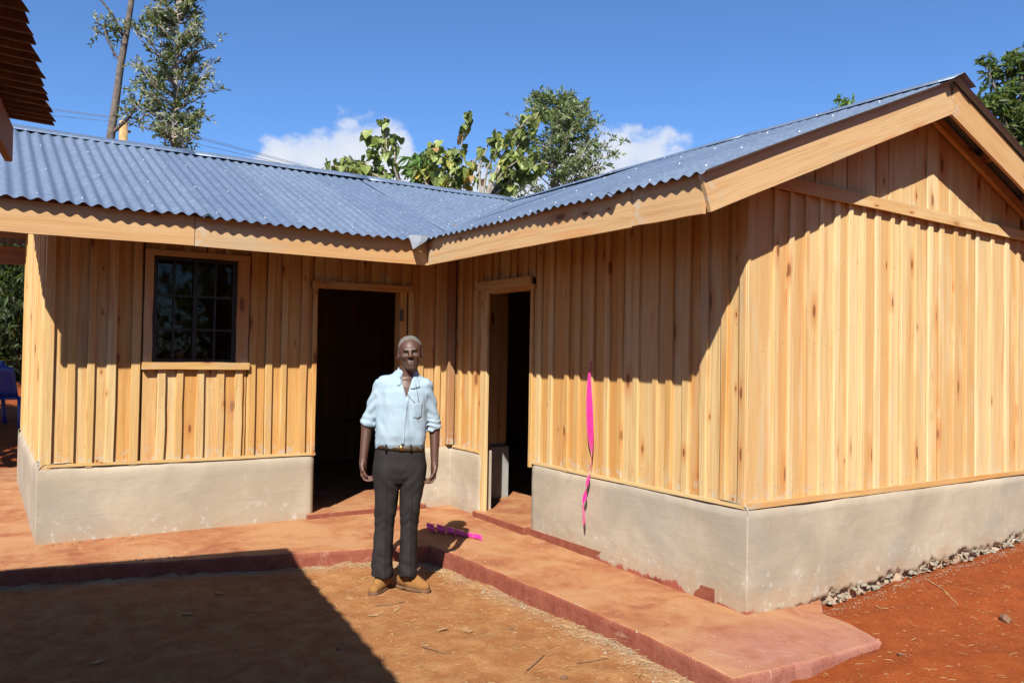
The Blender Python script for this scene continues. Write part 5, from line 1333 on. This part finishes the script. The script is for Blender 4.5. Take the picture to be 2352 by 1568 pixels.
# ------------------------------------------------------------------ ribbons
def ribmat():
    t = NT('magenta_satin'); tc = t.n('TexCoord').outputs['Object']; n = t.noise(tc, 40, 3)
    c = t.mix(t.ramp(n, .3, .7), (.86, .014, .26), (.95, .03, .36))
    b = t.bsdf(c, .28, 0, t.bump(t.noise(tc, 25, 2), .004, .4), .6, **{'Sheen__Weight': .3}); return t.m
M['ribbon'] = ribmat()
def ribbon_strip(name, ctr, wid, label, sol=.0012):
    """ctr: list of centres, wid: list of half-width vectors"""
    v = []; f = []
    for c, w in zip(ctr, wid): c = Vector(c); w = Vector(w); v += [c - w, c - w * .33, c + w * .33, c + w]
    for i in range(len(ctr) - 1):
        for j in range(3): f.append((i * 4 + j, i * 4 + j + 1, (i + 1) * 4 + j + 1, (i + 1) * 4 + j))
    o = mesh(name, v, f, M['ribbon'], None, True); md = o.modifiers.new('s', 'SUBSURF'); md.levels = 2; md.render_levels = 2; md = o.modifiers.new('t', 'SOLIDIFY'); md.thickness = sol
    return tag(o, label, 'ribbon')
fx = xb - .032
ribbon_strip('ribbon', [(fx, 4.70, 1.545), (fx - .004, 4.698, 1.525), (fx - .006, 4.705, 1.50), (fx - .020, 4.692, 1.42), (fx - .032, 4.672, 1.28), (fx - .038, 4.655, 1.12), (fx - .036, 4.645, .96), (fx - .020, 4.642, .84), (fx - .030, 4.652, .755), (fx - .045, 4.660, .67), (fx - .062, 4.667, .58), (fx - .066, 4.672, .52), (fx - .068, 4.680, .475), (fx - .066, 4.676, .43), (fx - .066, 4.668, .39), (fx - .066, 4.672, .345)],
             [(0, .012, 0), (.004, .009, 0), (.003, .008, 0), (-.004, .014, 0), (-.008, .025, 0), (-.010, .030, 0), (-.008, .024, 0), (.012, .012, 0), (.020, .008, 0), (-.012, .024, 0), (.016, -.006, 0), (.01, -.014, .004), (.006, .032, .02), (.004, .020, .03), (.002, .018, -.012), (0, .003, 0)],
             'long magenta satin ribbon hanging from a nail on the board wall')
def curl():
    a = Vector((3.105, 5.93, .128)); b = Vector((3.325, 5.475, .122)); d = (b - a).normalized(); side = Vector((-d.y, d.x, 0)); n = 74; C_ = []; W_ = []
    L = (b - a).length
    for i in range(n):
        t = i / (n - 1); ph = t * 2 * math.pi * 5.6 + .6; r = .028 * (1 - .2 * t) * (1 + .2 * math.sin(5 * t + 1))
        c = a.lerp(b, t) + side * math.cos(ph) * r * 1.1 + side * .03 * math.sin(3 * t) + Vector((0, 0, r + .004 + math.sin(ph) * r))
        C_.append(c); W_.append(d * .034 + side * .008 * math.sin(ph) + Vector((0, 0, .006 * math.cos(2 * ph))))
    ribbon_strip('ribbon', C_, W_, 'curled magenta ribbon lying on the walkway by the right doorway')
curl()
ribbon_strip('ribbon', [(2.84, 7.78, .181), (2.86, 7.80, .20), (2.88, 7.79, .19), (2.90, 7.76, .182)], [(.02, .03, 0)] * 4, 'small scrap of magenta ribbon on the dark floor inside the left doorway')

# ------------------------------------------------------------------ broken footing: rubble under the gable plinth
M['stone'] = simple('cement_rubble', (.38, .335, .265), .95, 0, .3, 12, .9)
M['brownstone'] = simple('brown_stone', (.25, .13, .075), .95, 0, .3, 12, .9)
def rock_mesh(seed, flat=.7):
    import bmesh
    bm = bmesh.new(); bmesh.ops.create_icosphere(bm, subdivisions=1, radius=1); rr = random.Random(seed)
    for v in bm.verts: v.co = Vector((v.co.x * rr.uniform(.65, 1.15), v.co.y * rr.uniform(.65, 1.15), v.co.z * flat * rr.uniform(.6, 1.2)))
    me = bpy.data.meshes.new('stone'); bm.to_mesh(me); bm.free(); return me
ROCK = [rock_mesh(i) for i in range(8)]; ROCKB = [m.copy() for m in ROCK]
for m in ROCK: m.materials.append(M['stone'])
for m in ROCKB: m.materials.append(M['brownstone'])
def place_rock(name, loc, sc, parent=None, brown=False, rr=random):
    o = bpy.data.objects.new(name, rr.choice(ROCKB if brown else ROCK)); col.objects.link(o)
    o.matrix_basis = Matrix.Translation(loc) @ Matrix.Rotation(rr.uniform(0, 6.28), 4, 'Z') @ Matrix.Rotation(rr.uniform(-.5, .5), 4, 'X') @ Matrix.Diagonal((sc * rr.uniform(.8, 1.4), sc * rr.uniform(.7, 1.1), sc * rr.uniform(.6, 1.0), 1))
    return setp(o, parent)
rr = random.Random(41)
foot = empty('footing', (5.5, yC, .1)); setp(foot, HOUSE)
for k in range(90):
    x = 3.86 + 3.6 * (k + rr.random()) / 90; zg = gzf(x, yC - .06); sc = rr.uniform(.010, .028) * (1.15 if rr.random() < .2 else 1)
    place_rock('rubble_stone', (x, yC - rr.uniform(-.03, .018), zg + rr.uniform(-.008, .06)), sc, foot, rr.random() < .08, rr)
vv = []; ff = []
for k in range(900):
    x = 3.82 + 3.7 * rr.random(); y = yC - .02 - abs(rr.gauss(0, .06)); z = float(gz(x, y)) + .003 + (.05 * rr.random() if y > yC - .04 else 0); r = rr.uniform(.0018, .0055); b = len(vv)
    for q in ((1, 0, 0), (-.5, .8, 0), (-.5, -.8, 0), (0, 0, 1.1)): vv.append((x + q[0] * r * rr.uniform(.7, 1.3), y + q[1] * r * rr.uniform(.7, 1.3), z + q[2] * r))
    ff += [(b, b + 1, b + 3), (b + 1, b + 2, b + 3), (b + 2, b, b + 3)]
tag(mesh('rubble_crumbs', vv, ff, M['stone'], foot), kind='stuff')

# ------------------------------------------------------------------ litter on the ground
M['straw'] = simple('straw', (.50, .36, .17), .8, 0, .3, 30)
M['chip'] = simple('wood_chip', (.46, .27, .12), .8, 0, .25, 30)
M['twig'] = simple('twig_bark', (.24, .145, .085), .9, 0, .3, 30)
def on_ground(x, y): return not bool(in_walk(x, y)) and not (x > xB - .02 and y > yC - .02) and not (x > xL and y > yA)
def litter(name, n, seed, mat, reg, Lr, wr, label=None):
    rr = random.Random(seed); v = []; f = []; k = 0
    while k < n:
        x, y = reg(rr)
        if not on_ground(x, y): continue
        k += 1; a = rr.uniform(0, 6.28); L = rr.uniform(*Lr); w = rr.uniform(*wr); d = Vector((math.cos(a), math.sin(a), rr.uniform(-.15, .3))); sd = Vector((-math.sin(a), math.cos(a), 0)) * w
        z = float(gz(x, y)) + .002 + w * .5; p = Vector((x, y, z)); q = p + d * L; q.z = max(q.z, float(gz(q.x, q.y)) + .002); m = (p + q) / 2 + Vector((0, 0, rr.uniform(0, .12) * L)) + sd * rr.uniform(-2, 2); b = len(v); up = Vector((0, 0, w))
        for c in (p, m, q): v += [c - sd, c + up, c + sd]
        for i in (0, 3):
            for j in range(3): f.append((b + i + j, b + i + (j + 1) % 3, b + i + 3 + (j + 1) % 3, b + i + 3 + j))
    o = mesh(name, v, f, M[mat]); tag(o, label, 'litter', kind='stuff'); return o
litter('straw_litter', 1100, 1, 'straw', lambda r: (r.uniform(3.2, 9.5), r.uniform(.9, 5)), (.008, .045), (.0006, .0014), 'dry straw scattered on the red earth by the gable')
litter('straw_litter', 900, 2, 'straw', lambda r: (r.uniform(.0, 3.0), r.uniform(2.2, 6.4)), (.01, .05), (.0007, .0017), 'dry straw and grass bits scattered in the courtyard')
def edge_reg(r):
    i = r.randint(1, 6); a = WALK[i]; b = WALK[i + 1]; t = r.random(); return a[0] + (b[0] - a[0]) * t - abs(r.gauss(0, .09)), a[1] + (b[1] - a[1]) * t - abs(r.gauss(0, .09))
litter('dry_grass', 1100, 3, 'straw', edge_reg, (.012, .07), (.0007, .0016), 'dry grass along the foot of the walkway kerb')
def grit(name, n, seed, mat, reg, sz, label):
    rr = random.Random(seed); v = []; f = []; k = 0
    while k < n:
        x, y = reg(rr)
        if not on_ground(x, y): continue
        k += 1; r = rr.uniform(*sz) * (2 if rr.random() < .06 else 1); b = len(v); z = float(gz(x, y)) - .001; a = rr.uniform(0, 6)
        for q in range(4): v.append((x + r * math.cos(a + q * 1.57) * rr.uniform(.7, 1.3), y + r * math.sin(a + q * 1.57) * rr.uniform(.7, 1.3), z))
        v.append((x + rr.uniform(-.3, .3) * r, y + rr.uniform(-.3, .3) * r, z + r * rr.uniform(.6, 1.1)))
        for q in range(4): f.append((b + q, b + (q + 1) % 4, b + 4))
    tag(mesh(name, v, f, M[mat]), label, 'gravel', kind='stuff')
M['clod'] = simple('soil_clod', (.30, .105, .042), .95, 0, .35, 9, .5)
M['clodtan'] = simple('sandy_clod', (.36, .20, .095), .95, 0, .3, 9, .5)
grit('soil_clods', 2600, 5, 'clod', lambda r: (r.uniform(3.0, 9.5), r.uniform(.9, 5)), (.003, .009), 'small red soil clods beside the gable')
grit('soil_clods', 3000, 6, 'clodtan', lambda r: (r.uniform(-.2, 3.0), r.uniform(1.8, 6.4)), (.002, .007), 'small sandy clods in the courtyard')
grit('cement_grit', 900, 7, 'stone', edge_reg, (.002, .007), 'grey cement grit along the walkway kerb')
def walk_z(x, y):
    w = [1 / ((x - a) ** 2 + (y - b) ** 2 + .05) ** 2 for a, b, _ in WALK]; return sum(k * c[2] for k, c in zip(w, WALK)) / sum(w)
def walk_grit(n, seed, mat, sz, name, label, edge):
    rr = random.Random(seed); v = []; f = []; k = 0; t_ = 0
    while k < n and t_ < 60000:
        t_ += 1; x, y = rr.uniform(0, 4.2), rr.uniform(2.6, 6.78)
        if not bool(in_walk(x, y)) or (x > xB - .02 and y > yC - .02): continue
        if edge and min(abs(x - xB) if y > yC else 9, abs(y - yA) if x < xB else 9, float(edge_dist(x, y))) > abs(rr.gauss(0, .09)): continue
        k += 1; r = rr.uniform(*sz); b = len(v); z = walk_z(x, y) - .004; a = rr.uniform(0, 6)
        for q in range(4): v.append((x + r * math.cos(a + q * 1.57) * rr.uniform(.7, 1.5), y + r * math.sin(a + q * 1.57) * rr.uniform(.7, 1.5), z))
        v.append((x + rr.uniform(-.3, .3) * r, y + rr.uniform(-.3, .3) * r, z + .004 + r * rr.uniform(.5, .9)))
        for q in range(4): f.append((b + q, b + (q + 1) % 4, b + 4))
    tag(mesh(name, v, f, M[mat]), label, 'gravel', kind='stuff')
walk_grit(500, 71, 'clodtan', (.003, .008), 'walkway_crumbs', 'loose soil crumbs swept along the walkway edges', True)
walk_grit(160, 72, 'stone', (.003, .007), 'cement_crumbs', 'pale cement crumbs on the walkway beside the plinth', True)
walk_grit(240, 73, 'clodtan', (.002, .005), 'walkway_crumbs', 'fine soil crumbs sprinkled over the walkway', False)
# single stones, wood chips and twigs that can be told apart
for (x, y, s_, lab) in ((5.03, 2.39, .050, 'flat brown stone on the red earth at the right edge'), (2.43, 3.19, .020, 'small pale stone at the bottom picture edge'), (4.02, 2.42, .022, 'dark pebble beside the walkway corner'), (1.62, 4.10, .020, 'small pebble inside the foreground shadow'), (2.62, 3.95, .016, 'little tan pebble in the sunlit courtyard')):
    o = place_rock('stone', (x, y, float(gz(x, y)) + s_ * .25), s_, None, True, rr); tag(o, lab, 'stone')
def chip(x, y, L, w, a, lab):
    v, f = plank_mesh(w, L, .004, .003, 3, random.Random(int(x * 999))); Mx = Matrix.Translation((x, y, float(gz(x, y)) + .006)) @ Matrix.Rotation(a, 4, 'Z') @ Matrix.Rotation(R(88), 4, 'X')
    tag(mesh('wood_chip', v, f, M['chip'], None, False, Mx), lab, 'wood chip', 'wood chips in the courtyard')
def gp(u, v_):
    p = at_px(u, v_, 1.0) - CAMP; t = (-CAM_H) / p.z; q = CAMP + p * t; return q.x, q.y
for (u, v_, L, w, a, lab) in ((855, 1345, .06, .03, .4, 'small pale wood chip just left of the tan shoes'), (795, 1380, .05, .02, 1.2, 'wood chip left of the shoes near the shadow edge'), (905, 1405, .07, .018, 2.2, 'thin wood sliver below the shoes'), (1063, 1447, .07, .035, .2, 'pale wood chip between shoes and walkway kerb'), (1005, 1453, .07, .02, 1.8, 'narrow wood chip below and right of the shoes'),
                          (845, 1418, .04, .02, .9, 'small wood chip in front of the left shoe'), (865, 1419, .04, .025, 2.8, 'bright wood chip in front of the left shoe'), (495, 1368, .06, .025, .5, 'wood chip lying in the shade left of the courtyard light'), (420, 1415, .06, .03, 1.0, 'dull wood chip in the middle of the foreground shade'), (210, 1523, .06, .03, 2.0, 'wood chip in the darkest shade at lower left')):
    x, y = gp(u, v_); chip(x, y, L, w, a, lab)
for pts, lab in ((((1325, 1520), (1350, 1516), (1395, 1513)), 'short dark twig near the bottom edge beside the kerb'), (((860, 1395), (900, 1392), (930, 1386)), 'thin twig below the shoes'), (((970, 1490), (1000, 1497), (1018, 1503)), 'curved twig in the sunlit lower courtyard'), (((2130, 1362), (2165, 1385), (2200, 1420)), 'long pale curved stalk on the red earth right of the walkway'), (((2010, 1405), (2020, 1412), (2040, 1425)), 'short straw stalk on the red earth near the gable corner'), (((1210, 1540), (1230, 1525), (1250, 1512)), 'small forked twig low in the middle')):
    P = []
    for (u, v_) in pts: x, y = gp(u, v_); P.append((x, y, float(gz(x, y)) + .008))
    v, f = tube([(P, [.003, .0026, .0015])], 5); tag(mesh('twig', v, f, M['straw' if 'pale' in lab or 'straw' in lab else 'twig'], None, True), lab, 'twig')

# ------------------------------------------------------------------ yard trees: some mirrored in the panes, the rest added to block sky light
def back_tree(x, y, lab, seed):
    rr = random.Random(seed); b = Vector((x, y, gzf(x, y))); t_ = empty('offscreen_yard_tree', b); tag(t_, lab, 'tree'); lv = Leaves()
    paths = [([b, b + Vector((.1, 0, 2)), b + Vector((0, .2, 4.5))], [.22, .17, .08])]
    for k in range(9):
        c = b + Vector((rr.uniform(-1.9, 1.9), rr.uniform(-1.9, 1.9), rr.uniform(1.6, 6.2))); paths.append(([b + Vector((0, 0, 1.6)), c], [.06, .02]))
        for j in range(150):
            q = c + rvec(rr) * 1.5 * rr.random() ** .4
            for i in range(3): lv.blade(q, rvec(rr), rvec(rr), rr.uniform(.25, .4), rr.uniform(.1, .16), vary(rr.choice(BIGT), rr))
    v, f = tube(paths, 7); mesh('trunk', v, f, M['bark'], t_, True); lv.build('crown', t_)
for k, (x, y, lab) in enumerate(((4.5, -5.5, 'leafy yard tree across the courtyard opposite the window'), (8.5, -4.5, 'second leafy yard tree further right across the courtyard'), (1.4, -12.0, 'third leafy yard tree furthest back across the courtyard'), (-4.5, -12.5, 'fourth leafy yard tree, unseen, added to block low sky behind the neighbouring building'), (-10.0, -9.5, 'fifth leafy yard tree, unseen, added to block low sky left of the neighbouring building'), (11.5, -5.0, 'sixth leafy yard tree, unseen, added to block low sky beyond the gable side'))):
    back_tree(x, y, lab, 51 + k)
def added_shade_tree():  # out-of-view tree added to keep the sun off the chairs
    rr = random.Random(77); b = Vector((-2.7, 10.9, gzf(-2.7, 10.9))); t_ = empty('added_shade_tree', b); tag(t_, 'unseen spreading tree added outside the left edge to shade the blue chairs', 'tree'); lv = Leaves()
    paths = [([b, b + Vector((.1, 0, 1.6)), b + Vector((.5, -.2, 3.2))], [.16, .13, .07])]
    for c, r in (((-2.0, 10.7, 3.6), 1.2), ((-1.5, 11.3, 3.3), .95), ((-2.7, 10.0, 3.8), 1.2), ((-1.6, 10.2, 4.3), 1.0), ((-2.9, 11.6, 3.4), 1.2), ((-1.7, 12.2, 3.2), 1.0)):
        c = Vector(c); paths.append(([b + Vector((.2, 0, 1.9)), c], [.05, .015]))
        for j in range(210):
            q = c + rvec(rr) * r * rr.random() ** .4
            for i in range(3): lv.blade(q, rvec(rr), rvec(rr), rr.uniform(.2, .32), rr.uniform(.09, .14), vary(rr.choice(BIGT), rr))
    v, f = tube(paths, 7); mesh('trunk', v, f, M['bark'], t_, True); lv.build('crown', t_)
added_shade_tree()
def far_wood():
    rr = random.Random(91); lv = Leaves()
    for k in range(46):
        a = rr.uniform(-.15, 2.3); d = rr.uniform(38, 75); x, y = math.sin(a) * d, math.cos(a) * d; z = gzf(x, y); h = rr.uniform(2.2, 4.6); w = rr.uniform(2.0, 4.5)
        for j in range(170):
            u = rvec(rr); q = Vector((x + u.x * w, y + u.y * w, z + h * .55 + u.z * h * .6)); lv.blade(q, rvec(rr), rvec(rr), rr.uniform(.5, 1.0), rr.uniform(.3, .5), vary(rr.choice(BIGT), rr))
    tag(lv.build('far_wood', None), 'low green wood along the far edge of the red field', 'wood', kind='stuff')
far_wood()
